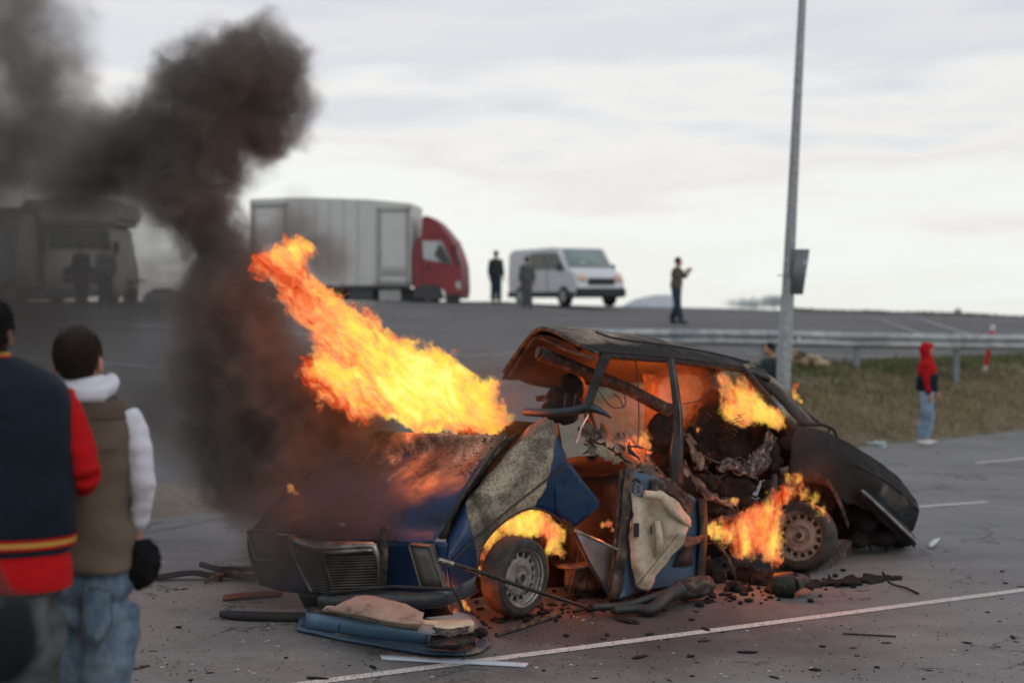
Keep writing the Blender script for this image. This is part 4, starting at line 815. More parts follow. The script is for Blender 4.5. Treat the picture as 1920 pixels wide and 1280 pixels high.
strip('rear_arch_skin', [S(1462, 885, .03), S(1500, 875, .03), S(1545, 895, .02), S(1570, 935, .02), S(1590, 985, .03)], .03, M_INNER, None, .02, ab(.5, .4), V((0, 0, 1)))
sheet('rear_inner_arch', [[S(1470, 880, .25), S(1530, 880, .25), S(1590, 930, .25)], [S(1450, 960, .45), S(1530, 960, .45), S(1600, 980, .4)], [S(1450, 1010, .5), S(1530, 1020, .5), S(1600, 1020, .4)]], M_INNER, car, .01, 4, 4, .03, 4, ab(.6, .25))
heap('rear_underbody', [(1610, 970, .35, .15, .3, .16), (1640, 1000, .35, .22, .35, .09), (1600, 1010, .35, .12, .3, .08), (1680, 1005, .35, .15, .3, .08), (1575, 950, .4, .08, .2, .16)], M_CHAR, .025, 10, .025)
def bp(pts, off): return [S(x, y, off) for x, y in pts]
sheet('rear_bumper', [bp([(1616, 920), (1650, 952), (1690, 990), (1717, 1016)], -.08), bp([(1622, 918), (1658, 950), (1700, 990), (1720, 1014)], -.02), bp([(1612, 932), (1645, 968), (1685, 1006), (1714, 1026)], .02)], M_BLACKR, car, .012, 4, 3, .004)
tube('bumper_strip', bp([(1615, 919), (1650, 951), (1690, 989), (1719, 1017)], -.085), .013, M_CHROME, car, 6, sm=3)
sheet('mud_flap', [[S(1575, 1010, .05), S(1597, 1015, .1), S(1590, 1035, .1)], [S(1505, 1075, -.05), S(1530, 1078, -.02), S(1560, 1060, .0)]], M_RTAN, car, .01, 3, 4, .01)
for x, y in ((1630, 1028), (1660, 1030), (1598, 1030)): tube('hanging_bracket', [S(x, y-14, .2), S(x+3, y+4, .2)], [.02, .012], M_SOOT, car, 6)
# odd struts below the doors
tube('fuel_line', [S(1330, 1008, .0), S(1360, 1040, -.02), S(1376, 1075, -.05), S(1380, 1090, -.05)], [.012, .018, .012, .005], M_RTAN, car, 6, sm=4)
tube('brake_pipe', [S(1084, 900, .1), S(1090, 960, .12), S(1082, 1050, .1), S(1066, 1110, .05)], .003, M_BLACKR, car, 5, sm=4)
# ================================================================== loose things on the road
ex = thing('exhaust_pipe', 'bent twin exhaust pipe with silencer lying below the hanging door', 'exhaust', G(1200, 1140))
tube('pipe', [G(1112, 1138, .07), G(1170, 1134, .07), G(1215, 1122, .10), G(1245, 1112, .12)], .026, M_DGREY, ex, 10, sm=4)
tube('pipe', [G(1150, 1144, .05), G(1190, 1140, .05), G(1222, 1142, .05), G(1250, 1118, .10), G(1275, 1106, .12)], [.032, .034, .045, .05, .06], M_DGREY, ex, 12, sm=4)
tube('silencer', [G(1262, 1108, .09), G(1275, 1106, .10), G(1310, 1100, .11), G(1326, 1096, .11)], [.05, .075, .08, .07], M_RTAN, ex, 14)
for x, y, z in ((1112, 1138, .07), (1150, 1144, .05)): a = G(x, y, z); tube('pipe_mouth', [a+V((-.012, -.004, 0)), a+V((-.002, 0, 0))], .021, M_BLACKR, ex, 10)
ro = thing('metal_rod', 'long thin dark bent rod lying against the front wheel', 'rod', G(1100, 1140))
tube('shaft', [P(824, 1050, 9.0), P(900, 1072, 9.1), P(980, 1100, 9.25), P(1060, 1125, 9.45), G(1108, 1142, .02)], [.014, .014, .013, .012, .012], M_SOOT, ro, 8, sm=3)
tube('cross_hook', [G(1075, 1146, .02), G(1100, 1139, .03), G(1110, 1140, .02)], .014, M_SOOT, ro, 6); tube('shiny_end', [P(822, 1049, 9.0), P(850, 1057, 9.03)], .016, M_CHROME, ro, 8)
fb = tube('metal_bar', [G(931, 1190, .015), G(1050, 1151, .015)], .018, M_RTAN, None, 6); tag(fb, 'short straight rusty bar lying on the asphalt right of the front wheel', 'metal bar')
pl = sheet('trim_strip', [[G(713, 1228, .02), G(850, 1235, .02), G(991, 1243, .02)], [G(716, 1236, .006), G(850, 1243, .006), G(985, 1250, .006)]], plain('pale_plastic', (.50, .56, .62), .4), None, .008, 6, 1, .004, 2); tag(pl, 'long straight white plastic trim strip lying across the painted road line', 'trim strip')
# torn-off door lying flat with its inner trim on top
M_WALLB = burnt('inner_door_blue', (.10, .19, .28), (.14, .09, .06))
dr = thing('torn_off_door', 'torn-off blue-grey car door lying flat in front of the bumper with beige trim on top', 'car door', G(740, 1205))
ring = [(556, 1178), (640, 1196), (740, 1212), (830, 1224), (885, 1222), (915, 1210), (918, 1195), (895, 1180)]
ringb = [(566, 1152), (650, 1148), (760, 1150), (850, 1152), (890, 1158), (905, 1165)]
ob = [G(x, y, .02) for x, y in ring]+[G(x, y-6, .03) for x, y in ringb[::-1]]
sheet('door_skin', [[G(556, 1180, .02), G(700, 1208, .02), G(830, 1226, .02), G(916, 1208, .02)], [G(562, 1160, .03), G(700, 1170, .03), G(830, 1180, .03), G(905, 1175, .03)], [G(570, 1140, .02), G(700, 1140, .02), G(830, 1145, .02), G(890, 1155, .02)]], M_BLUEG, dr, .02, 5, 4, .008, 6, ab(.3, .25))
up = lambda p, h: p+V((0, 0, h))
wb = [G(574, 1176, .04), G(650, 1187, .04), G(740, 1200, .04), G(802, 1207, .04)]
sheet('door_flange', [[G(552, 1179, .015), G(640, 1196, .015), G(740, 1213, .015), G(830, 1227, .015), G(890, 1225, .015), G(921, 1208, .02)], [G(566, 1171, .04), G(642, 1184, .04), G(742, 1200, .04), G(828, 1212, .04), G(880, 1212, .04), G(908, 1198, .04)]], M_BLUEG, dr, .01, 5, 2, .004, 6, ab(.45, .35))
sheet('door_inner_wall', [wb, [up(p, .10) for p in wb]], M_WALLB, dr, .01, 5, 2, .003, 6, ab(.05, .0))
for k in (.28, .42, .66, .86): a = wb[0].lerp(wb[3], k); tube('rib', [up(a, .005)+V((0, -.012, 0)), up(a, .095)+V((.012, -.012, 0))], .005, M_RTAN, dr, 6)
sheet('door_top_lip', [[up(p, .10) for p in wb], [up(p, .115)+V((.02, .09, 0)) for p in wb]], M_RTAN, dr, .006, 5, 2, .006, 6)
sheet('hinge_plate', [[G(800, 1212, .05), G(850, 1216, .05), G(892, 1205, .05)], [G(805, 1206, .13), G(850, 1208, .15), G(890, 1196, .12)], [G(810, 1180, .13), G(850, 1180, .15), G(890, 1172, .12)]], M_INNER, dr, .01, 4, 4, .015, 8, ab(.3, .5))
flesh('regulator', lambda bm: [ellip_bm(bm, G(x, y, z), (r, r, r*.7)) for x, y, z, r in ((845, 1207, .12, .05), (862, 1200, .10, .06), (880, 1190, .13, .05), (900, 1185, .08, .05))], M_CHAR, dr, .012, 2, lambda c: mn.noise(c*18)*.015)
sheet('trim_padding', [[G(604, 1143, .16), G(690, 1162, .15), G(770, 1177, .15), G(850, 1188, .15), G(884, 1182, .16)], [G(618, 1138, .22), G(690, 1150, .24), G(770, 1168, .22), G(850, 1178, .21), G(886, 1172, .20)], [G(640, 1146, .24), G(700, 1150, .25), G(770, 1158, .24), G(850, 1164, .22), G(886, 1164, .20)]], M_BEIGE, dr, .02, 5, 4, .02, 5)
sheet('trim_backing', [[G(612, 1142, .22), G(680, 1156, .25), G(755, 1170, .24), G(790, 1170, .24)], [G(636, 1132, .27), G(690, 1138, .30), G(760, 1154, .27), G(795, 1162, .26)], [G(656, 1122, .28), G(692, 1118, .32), G(750, 1130, .30), G(795, 1150, .27)]], M_PINK, dr, .008, 5, 4, .014, 6)
sheet('grey_tape', [[G(790, 1170, .27), G(815, 1170, .27)], [G(782, 1184, .25), G(818, 1190, .25)]], plain('grey_tape', (.12, .14, .15), .6), dr, .004, 3, 3, .008, 10)
sheet('trim_shred', [[G(812, 1178, .26), G(850, 1178, .26), G(880, 1172, .25)], [G(815, 1190, .235), G(850, 1190, .235), G(880, 1184, .225)]], M_RTAN, dr, .01, 4, 3, .02, 12)
tube('cable', [G(812, 1186, .28), G(845, 1195, .26), G(868, 1210, .2), G(872, 1230, .05), G(866, 1236, .01)], .0045, M_SOOT, dr, 6, sm=5)
# strips and hose on the left
def strip_thing(nm, lab, cat, pts, w, mat, th=.01):
    o = sheet(nm, [[p+V((0, w_, .0)) for p, w_ in zip(pts, [w]*len(pts))], [p+V((0, 0, .03)) for p in pts], [p-V((0, w, 0)) for p in pts]], mat, None, th, 5, 2, .012, 5, ab(.2, .7)); return tag(o, lab, cat)
strip_thing('rubber_strip', 'long black rubber strip curling on the road left of the nose', 'rubber strip', [G(288, 1086, .01), G(335, 1080, .03), G(372, 1076, .05), G(400, 1080, .03), G(480, 1082, .02)], .05, M_BLACKR)
strip_thing('body_moulding', 'bent dark body moulding with one raised end lying farthest left of the car', 'moulding', [G(376, 1060, .05), G(405, 1068, .05), G(440, 1070, .04), G(500, 1068, .03)], .04, M_SOOT)
strip_thing('copper_strip', 'reddish twisted strip lying just in front of the black rubber strip', 'metal strip', [G(385, 1092, .01), G(410, 1082, .04), G(440, 1078, .04), G(480, 1088, .02)], .02, M_RTAN)
hz = tube('radiator_hose', [G(415, 1150, .03), G(450, 1154, .03), G(520, 1156, .03), G(590, 1156, .03), G(620, 1150, .03)], [.025, .035, .034, .035, .03], M_BLACKR, None, 10, sm=4); tag(hz, 'black radiator hose lying left of the torn-off door', 'hose')
strip_thing('red_fragment', 'dull red flat fragment lying left of the hose', 'fragment', [G(420, 1122, .01), G(470, 1118, .015), G(530, 1112, .015)], .05, plain('dull_red', (.16, .05, .035), .7))
gs = thing('glass_sheet', 'pale blue broken windscreen glass lying at the foot of the grassy bank', 'broken glass', G(1632, 828))
t = NT('shattered_glass'); p = t.pos(); t.surf(t.ramp(t.noise(p, 25, 4, .7), [(.4, (.20, .27, .27)), (.7, (.42, .52, .52))]), .3); 
sheet('pane', [[G(1598, 812, .06), G(1630, 818, .05), G(1664, 828, .03)], [G(1606, 826, .02), G(1632, 832, .02), G(1660, 834, .01)]], t.m, gs, .01, 4, 3, .02, 6)
poly('pane_shard', [G(1640, 836, .01), G(1668, 834, .01), G(1660, 840, .01)], t.m, gs, .006)
pp = sheet('paper_scrap', [[G(1748, 1010, .05), G(1764, 1008, .06)], [G(1738, 1024, .01), G(1746, 1027, .01)]], plain('scrap_white', (.6, .6, .58), .6), None, .004, 3, 3, .01, 9); tag(pp, 'white strip-shaped scrap on the road right of the rear bumper', 'scrap')
tw = tube('bent_wire', [G(1655, 1072, .15), G(1668, 1092, .04), G(1700, 1102, .02), G(1722, 1112, .01)], .01, M_SOOT, None, 5, sm=3); tag(tw, 'dark bent wire lying on the road below the rear bumper', 'wire')
tw = tube('thin_stick', [G(1580, 1187, .01), G(1680, 1192, .01)], .006, M_SOOT, None, 5); tag(tw, 'thin straight dark stick on the asphalt right of the painted line', 'stick')
hb = sheet('burnt_carpet', [[G(1480, 1090, .01), G(1560, 1085, .02), G(1640, 1076, .02), G(1690, 1080, .01)], [G(1500, 1100, .005), G(1580, 1096, .02), G(1650, 1088, .02), G(1690, 1084, .01)]], M_CHAR, None, .015, 6, 4, .03, 9, None, .3); tag(hb, 'charred black carpet remains lying behind the rear wheel', 'carpet')
# cinder bed under the cabin
rr = random.Random(21); bm = bmesh.new()
for _ in range(260):
    k = rr.random(); x = 880+k*680+rr.gauss(0, 30); y = 1158-k*62+rr.gauss(0, 9)-max(0, rr.gauss(0, 26)); y = max(y, 1030)
    s = rr.uniform(.008, .035); c = G(x, y, s*.4); r_ = bmesh.ops.create_icosphere(bm, subdivisions=1, radius=s)
    R_ = Matrix.Rotation(rr.uniform(0, 6), 3, 'Z'); sc_ = (rr.uniform(.5, 2.), rr.uniform(.5, 1.2), rr.uniform(.3, .8))
    for w in r_['verts']: w.co = R_@V((w.co.x*sc_[0], w.co.y*sc_[1], w.co.z*sc_[2]))+c
tag(obj('cinders', bm, M_CHAR), 'bed of black cinders and burnt scraps on the road under the wreck', 'cinders', None, 'stuff')
sheet_pts = [(1335, 1085, .12, .09, .05), (1400, 1080, .16, .1, .07), (1440, 1090, .16, .1, .08), (1480, 1088, .12, .1, .06), (1385, 1102, .1, .08, .04), (1455, 1105, .1, .08, .04)]
hp = flesh('debris_heap', lambda bm: [ellip_bm(bm, G(x, y, .02), (a, b, c)) for x, y, a, b, c in sheet_pts], M_CHAR, None, .015, 1, lambda c: mn.noise(c*14)*.045+mn.noise(c*40)*.02); tag(hp, 'heap of charred debris lying between the hanging door and the rear wheel', 'debris heap')
hub = thing('brake_drum', 'sooty drum and axle stub lying in the ashes left of the rear wheel', 'brake drum', G(1470, 1095))
tube('drum', [G(1452, 1094, .09), G(1478, 1096, .09), G(1486, 1096, .09)], [.08, .10, .10], M_SOOT, hub, 16); tube('stub', [G(1486, 1096, .09), G(1515, 1086, .09)], [.06, .03], M_RTAN, hub, 12)
# scattered fragments: the larger ones one by one, dust and crumbs as one mass
rr = random.Random(33)
mats = [M_CHAR, M_CHAR, M_SOOT, M_RTAN, M_TAN, M_BLACKR]
lab = {0: 'small black charred crumb lying loose on the asphalt around the wreck', 3: 'small rusty brown crumb lying loose on the asphalt around the wreck'}
def frag(c, s, mat, flatn=.35, el=None):
    bm = bmesh.new(); bmesh.ops.create_icosphere(bm, subdivisions=1, radius=s); el = el or rr.uniform(1., 3.2); R_ = Matrix.Rotation(rr.uniform(0, 6.28), 3, 'Z')
    for w in bm.verts: w.co = R_@V((w.co.x*el*rr.uniform(.7, 1.2), w.co.y*rr.uniform(.6, 1.1), max(-.3*s, w.co.z*flatn)))+c+V((0, 0, s*.2))
    return bm
n = 0
fixed = [(1322, 1200, .035, 3), (1218, 1189, .025, 0), (1062, 1192, .03, 0), (1295, 1231, .03, 0), (1175, 1165, .05, 0), (262, 1252, .03, 3), (192, 1200, .02, 3)]
while n < 60:
    if n < len(fixed): x, y, s, mi = fixed[n]
    else:
        x = rr.uniform(240, 1915); y = rr.uniform(1040, 1278); s = rr.choice([.010, .012, .016, .022, .028]); mi = rr.choice([0, 0, 0, 0, 3])
        if y < 1155-(x-900)*.10 and x > 480: continue
        if 550 < x < 930 and 1130 < y < 1235: continue
    n += 1; o = obj('debris_fragment', frag(G(x, y), s, None), M_CHAR if mi == 0 else M_RTAN)
    ly = 1283-(x-560)*.130
    zone = ('near the legs of the two men' if x < 420 else 'left of the torn-off door' if x < 560 and y < 1235 else 'in the foreground on the near side of the painted line' if y > ly+8 and x < 1240 else 'at the lower right on the near side of the painted line' if y > ly+8 and x < 1560 else 'on the near side of the painted line by the right edge' if y > ly+8 else 'lying on or against the painted line' if y > ly-14 else 'between the hanging door and the painted line' if x < 1300 else 'below the rear wheel, beyond the painted line' if x < 1560 else 'on the open road right of the rear wheel')
    size = 'tiny' if s < .013 else 'small' if s < .02 else 'larger'
    tag(o, f"{size} {'black charred' if mi == 0 else 'rusty brown'} fragment {zone}", 'debris', f"{'charred' if mi == 0 else 'rusty'} fragments {zone}")
bm = bmesh.new()
for _ in range(1000):
    x = rr.uniform(200, 1920); y = 1010+rr.random()**.8*270; c = G(x, y, .002); s = rr.uniform(.002, .006); r_ = bmesh.ops.create_icosphere(bm, subdivisions=1, radius=s); el = rr.uniform(.7, 2.5); R_ = Matrix.Rotation(rr.uniform(0, 6), 3, 'Z')
    for w in r_['verts']: w.co = R_@V((w.co.x*el, w.co.y, w.co.z*.5))+c
tag(obj('road_grit', bm, M_CHAR), 'fine dark grit and crumbs scattered across the asphalt', 'grit', None, 'stuff')
bm = bmesh.new()
for _ in range(140):
    x = rr.uniform(300, 1850); y = rr.uniform(1030, 1270); c = G(x, y, .003); s = rr.uniform(.004, .011); r_ = bmesh.ops.create_icosphere(bm, subdivisions=1, radius=s)
    for w in r_['verts']: w.co = V((w.co.x*1.4, w.co.y, w.co.z*.4))+c
tag(obj('pale_crumbs', bm, plain('pale_bits', (.5, .49, .46), .7)), 'tiny pale paint and glass crumbs scattered across the asphalt', 'crumbs', None, 'stuff')
# ================================================================== people
M_SKIN = NT('skin'); t = M_SKIN; p = t.objco(); n1 = t.noise(p, 40, 4); t.surf(t.mix(n1, (.36, .17, .11), (.46, .24, .165)), .55, 0, n1, .1, .002, .4, Subsurface_Weight=.1, Subsurface_Radius=(.02, .01, .005)); M_SKIN = t.m
def hairmat(name, a, b):
    t = NT(name); p = t.objco(); mp_ = t.n('ShaderNodeMapping', {'Scale': (1, 1, .18)}); t.set(mp_.inputs['Vector'], p); n1 = t.noise(mp_.outputs[0], 240, 3, .7); n2 = t.noise(p, 30, 3)
    t.surf(t.mix(n1, a, b), .6, 0, t.math('ADD', n1, n2), .9, .004, .12); return t.m
M_HAIR = hairmat('dark_brown_hair', (.008, .006, .005), (.042, .028, .02)); M_HAIRB = hairmat('black_hair', (.004, .004, .004), (.02, .018, .017))
def rings(name, L, mat, par, seg=40, nz_=4, disp=None, cap=True, pw=2.0, thick=0.):
    """stack of horizontal super-elliptic rings (cx, cy, z, rx, ry), smoothed between"""
    A = catmull([V(q[:3]) for q in L], nz_); B = catmull([V((q[3], q[4], 0)) for q in L], nz_); bm = bmesh.new(); prev = None
    for c, r_ in zip(A, B):
        ring = []
        for k in range(seg):
            a = 2*math.pi*k/seg; ca, sa = math.cos(a), math.sin(a); s_ = (abs(ca)**pw+abs(sa)**pw)**(-1/pw)
            q = c+V((ca*s_*r_.x, sa*s_*r_.y, 0))
            if disp: q += V((ca, sa, 0))*disp(q)
            ring.append(bm.verts.new(q))
        if prev:
            for k in range(seg): bm.faces.new((prev[k], prev[(k+1) % seg], ring[(k+1) % seg], ring[k]))
        elif cap: bm.faces.new(ring)
        prev = ring
    if cap: bm.faces.new(prev)
    bmesh.ops.recalc_face_normals(bm, faces=bm.faces); o = smooth(obj(name, bm, mat, par), 60)
    return o
def hand_bm(bm, w, d, side, s=1., curl=.5):
    """palm and five bent fingers from wrist w, pointing along d; side = direction of the thumb"""
    d = V(d).normalized(); sd = V(side); sd = (sd-d*sd.dot(d)).normalized(); n_ = d.cross(sd).normalized(); w = V(w)
    tube_bm(bm, [w-d*.03*s, w, w+d*.045*s, w+d*.095*s], [.024*s, .025*s, .036*s, .034*s], 12, sy=.55)
    for k, (o_, l) in enumerate(((.027, .068), (.009, .078), (-.010, .072), (-.027, .055))):
        b = w+d*.088*s+sd*o_*s; q = [b-d*.02*s, b]; dd = d.copy()
        for j in range(3):
            dd = (dd+n_*curl*(.55)).normalized(); q.append(q[-1]+dd*l*s*(.42, .33, .25)[j])
        tube_bm(bm, q, [.0095*s, .0098*s, .009*s, .0082*s, .006*s], 8)
    q = [w+d*.02*s+sd*.015*s, w+d*.045*s+sd*.042*s, w+d*.075*s+sd*.054*s+n_*.01*s, w+d*.10*s+sd*.052*s+n_*.022*s]
    tube_bm(bm, q, [.014*s, .0125*s, .011*s, .008*s], 8)
# --- foreground man, brown vest
D = 5.4; q5 = lambda px, py, dy=0.: P(px, py, D)+V((0, dy, 0))
K = D/FP
m2 = thing('person', 'man in brown quilted vest and white hooded sleeves seen from behind, sunglasses on his head', 'person', P(165, 1490, D))
def R5(L): return [(P(x, y, D).x, D+dy, P(x, y, D).z, rx*K, ry) for x, y, rx, ry, dy in L]
wr = lambda c: (mn.noise(V((c.x*4+c.z*3, c.y*3, c.z*11-c.x*4)))*.022+mn.noise(V((c.x*9+c.z*4, c.y*9, c.z*22)))*.006)
def body2(bm):
    ellip_bm(bm, q5(146, 664, .0), (.074, .096, .092), 24, 16); ellip_bm(bm, q5(147, 690, .03), (.062, .075, .075), 20, 12)
    tube_bm(bm, [q5(150, 695), q5(152, 730), q5(158, 760)], [.058, .060, .075], 16)
    for s in (-1, 1): ellip_bm(bm, q5(147+s*41, 685, .0), (.012, .024, .036), 10, 8, Matrix.Rotation(s*.35, 3, 'Z'))
    for L in ((172, 815, 66, .08), (172, 900, 64, .09), (172, 1000, 60, .08), (178, 1060, 58, .08), (178, 1110, 58, .09)):
        ellip_bm(bm, q5(L[0], L[1]), (L[2]*K, L[3], .11), 20, 12)
    tube_bm(bm, [q5(120, 782), q5(172, 768), q5(224, 782)], .045, 12)
    for x in (136, 200): tube_bm(bm, [q5(x, 1130), q5(x-8, 1280), q5(x-14, 1470)], [.06, .05, .045], 14); 
    for x in (124, 186): ellip_bm(bm, q5(x, 1480, .06), (.04, .12, .04))
    tube_bm(bm, [q5(232, 790), q5(262, 890), q5(258, 910, .02)], [.035, .035, .03], 14); tube_bm(bm, [q5(260, 905, .01), q5(250, 990, .06), q5(246, 1012, .07)], [.03, .024, .024], 14)
    hand_bm(bm, q5(246, 1012, .07), (.05, .05, -1), (-.3, .9, 0), 1., .8)
    tube_bm(bm, [q5(114, 785), q5(85, 900)], [.035, .03], 14); tube_bm(bm, [q5(85, 900), q5(100, 960, .15)], [.03, .025], 14); hand_bm(bm, q5(100, 960, .15), (.3, 1, -.2), (.3, 0, 1), 1., .4)
    # face side
    ellip_bm(bm, q5(140, 668, .085), (.02, .03, .03)); ellip_bm(bm, q5(141, 690, .075), (.04, .03, .04))
flesh('body', body2, M_SKIN, m2, .009, 5)
def hair2(bm):
    ellip_bm(bm, q5(146, 658, -.008), (.0850, .104, .100), 28, 18); ellip_bm(bm, q5(147, 672, -.02), (.078, .088, .07), 24, 14); ellip_bm(bm, q5(149, 694, -.03), (.060, .062, .045), 24, 14)
def strands(name, src, mat, parent, n, ln, seed):
    r = random.Random(seed); me = src.data; ps_ = [q for q in me.polygons]; vv, ff = [], []
    for _ in range(n):
        q = r.choice(ps_); c = Vector(q.center); nn = Vector(q.normal); dn = Vector((r.uniform(-.25, .25), r.uniform(-.1, .1), -1)); d = (nn*.45+dn*.9).normalized()*ln*r.uniform(.6, 1.2); w = nn.cross(d).normalized()*.0009
        i = len(vv); vv += [tuple(c-w), tuple(c+w), tuple(c+d*.6+nn*.001), tuple(c+d)]; ff += [(i, i+1, i+2), (i, i+2, i+3)]
    m_ = bpy.data.meshes.new(name); m_.from_pydata(vv, [], ff); o = obj(name, m_, mat, parent); o['kind'] = 'stuff'; return o
h2 = flesh('hair', hair2, M_HAIR, m2, .009, 3, lambda c: mn.noise(c*60)*.002+mn.noise(c*160)*.0015); strands('hair_strands', h2, M_HAIR, m2, 9000, .014, 1)
sg = thing('sunglasses', 'black sunglasses pushed up on the head of the man in the brown vest', 'sunglasses', q5(118, 628))
sheet('lens', [[q5(107, 617, .03), q5(120, 615, .04), q5(131, 619, .05)], [q5(105, 636, .02), q5(114, 632, .03), q5(124, 624, .04)]], M_BLACKR, sg, .006, 4, 3)
tube('temple', [q5(106, 634, .02), q5(104, 655, -.0), q5(107, 676, -.01)], .0035, M_BLACKR, sg, 6, sm=3)
M_VEST = fabric('brown_vest', (.125, .095, .07), .1, 300, .9, .45); M_VESTD = fabric('vest_yoke', (.085, .062, .045), .1, 300)
M_WFAB = fabric('white_jersey', (.60, .60, .66), .06, 500, .95, .35)
rings('vest', R5([(160, 742, 42, .075, -.0), (165, 752, 62, .10, 0), (168, 768, 74, .125, 0), (170, 800, 80, .14, 0), (172, 860, 78, .145, 0), (172, 930, 76, .145, 0), (174, 990, 75, .14, 0), (178, 1040, 74, .142, 0), (180, 1062, 70, .14, 0), (180, 1066, 62, .12, 0)]), M_VEST, m2, 56, 5, wr, True, 2.3)
rings('vest_yoke', R5([(163, 746, 57, .09, -.004), (167, 760, 72, .118, -.004), (169, 779, 79.5, .136, -.004), (169.5, 783, 79, .134, -.002)]), M_VESTD, m2, 56, 4, None, False, 2.3)
tube('vest_seam', [q5(x, 840+((x-172)/60)**2*-2, -.152+.0009*abs((x-172)/10)**2*1.2) for x in (112, 130, 150, 172, 195, 215, 232)], .0022, M_VESTD, m2, 5)
tube('vest_hem', [q5(x, 1058+((x-175)/60)**2*-2, -.147+.0011*abs((x-175)/10)**2*1.15) for x in (118, 135, 155, 175, 195, 215, 232)], .003, M_VESTD, m2, 5)
fold = lambda c: mn.noise(V((c.x*8, c.y*8, c.z*22)))*.010+mn.noise(c*40)*.003
def slv(bm):
    tube_bm(bm, [q5(232, 772), q5(250, 810), q5(263, 860), q5(270, 905, .0), q5(262, 930, .02)], [.058, .056, .051, .049, .046], 16)
    tube_bm(bm, [q5(268, 900, .0), q5(262, 945, .03), q5(252, 985, .06), q5(248, 1000, .065)], [.048, .043, .034, .030], 16)
flesh('sleeve', slv, M_WFAB, m2, .010, 6, fold)
flesh('sleeve', lambda bm: (tube_bm(bm, [q5(112, 775), q5(92, 830), q5(84, 900)], [.06, .06, .055], 14), tube_bm(bm, [q5(84, 900), q5(96, 955, .14)], [.055, .036], 14)), M_WFAB, m2, .012, 5, fold)
def hood2(bm):
    tube_bm(bm, catmull([q5(112, 716, .03), q5(128, 726, -.03), q5(150, 735, -.075), q5(176, 738, -.09), (q5(199, 732, -.06)), q5(206, 722, .01), q5(196, 712, .07)], 4), [.028]*4+[.034]*4+[.038]*4+[.038]*4+[.034]*4+[.03]*4+[.026], 14)
    tube_bm(bm, catmull([q5(118, 713, .04), q5(130, 716, -.03), q5(152, 720, -.065), q5(178, 718, -.05), q5(192, 712, .01)], 4), .026, 14)
    ellip_bm(bm, q5(158, 728, -.01), (.088, .09, .042)); ellip_bm(bm, q5(182, 745, -.075), (.055, .03, .030))
flesh('hood', hood2, M_WFAB, m2, .008, 4, lambda c: mn.noise(V((c.x*10, c.y*10, c.z*34)))*.007)
M_JEAN = NT('washed_denim'); t = M_JEAN; p = t.objco(); ms_ = t.n('ShaderNodeMapping', {'Scale': (1, 1, .45)}); t.set(ms_.inputs['Vector'], p); n1 = t.noise(ms_.outputs[0], 5, 4, .55); n2 = t.noise(ms_.outputs[0], 26, 4, .65); wv_ = t.noise(p, 350, 2)
t.surf(t.ramp(t.math('ADD', t.math('MULTIPLY', n1, .65), t.math('MULTIPLY', n2, .35)), [(.34, (.035, .062, .10)), (.47, (.085, .13, .18)), (.58, (.16, .22, .28)), (.70, (.32, .38, .43))]), .9, 0, t.math('ADD', n1, t.math('MULTIPLY', wv_, .1)), .6, .02, .2); M_JEAN = t.m
jf = lambda c: mn.noise(V((c.x*5, c.y*5, c.z*14)))*.016+mn.noise(V((c.x*14, c.y*14, c.z*30)))*.006
def jeans2(bm):
    for L in ((176, 1068, 73, .125, .07), (176, 1100, 76, .135, .08), (174, 1150, 76, .14, .08)): ellip_bm(bm, q5(L[0], L[1]), (L[2]*K, L[3], L[4]), 28, 14)
    tube_bm(bm, [q5(140, 1130), q5(128, 1230), q5(118, 1330), q5(118, 1470)], [.112, .112, .10, .09], 18, sx=.82); tube_bm(bm, [q5(208, 1130), q5(202, 1200), q5(182, 1300), q5(176, 1470)], [.108, .118, .115, .10], 18, sx=.85)
flesh('jeans', jeans2, M_JEAN, m2, .012, 6, jf)
M_STITCH = plain('stitching', (.10, .10, .10), .9); M_JEANL = M_JEAN
for x0, x1 in ((178, 228),):
    pk = [q5(178, 1088, -.146), q5(206, 1086, -.150), q5(226, 1094, -.130), q5(229, 1150, -.128), q5(218, 1176, -.142), q5(200, 1190, -.155), q5(178, 1172, -.156)]
    pp_ = poly('back_pocket', [a+V((0, .0, 0)) for a in pk], M_JEAN, m2, .006, .003, 8, 2)
    for i in range(len(pk)): tube('pocket_seam', [pk[i]+V((0, -.006, 0)), pk[(i+1) % 7]+V((0, -.006, 0))], .0022, M_STITCH, m2, 5)
for x, y in ((183, 1090), (136, 1092)): bm = bmesh.new(); ellip_bm(bm, q5(x, y, -.152), (.006, .004, .006), 8, 6); obj('rivet', bm, M_CHROME, m2)
M_BELT = M_JEAN
flesh('shoe', lambda bm: [ellip_bm(bm, q5(x, 1482, .06), (.05, .14, .045)) for x in (130,)], M_BLACKR, m2, .015, 2); flesh('shoe', lambda bm: [ellip_bm(bm, q5(x, 1482, .06), (.05, .14, .045)) for x in (200,)], M_BLACKR, m2, .015, 2)
cpo = thing('cap', 'black cap held at his side by the man in the brown vest', 'cap', q5(264, 1064))
M_CAPB = fabric('black_felt', (.006, .006, .007), .2, 300, .95, .4)
flesh('crown', lambda bm: (ellip_bm(bm, q5(262, 1062, .03), (.063, .06, .094), 24, 16, Matrix.Rotation(.12, 3, 'Y')), ellip_bm(bm, q5(246, 1040, .03), (.03, .04, .05)), ellip_bm(bm, q5(280, 1050, .03), (.038, .045, .055))), M_CAPB, cpo, .006, 3, lambda c: mn.noise(c*22)*.013+mn.noise(c*60)*.004)
sheet('visor', [[q5(276, 1030, .0), q5(300, 1052, .02)], [q5(292, 1066, .01), q5(296, 1052, .03)]], M_CAPB, cpo, .006, 4, 3, .004, 8)
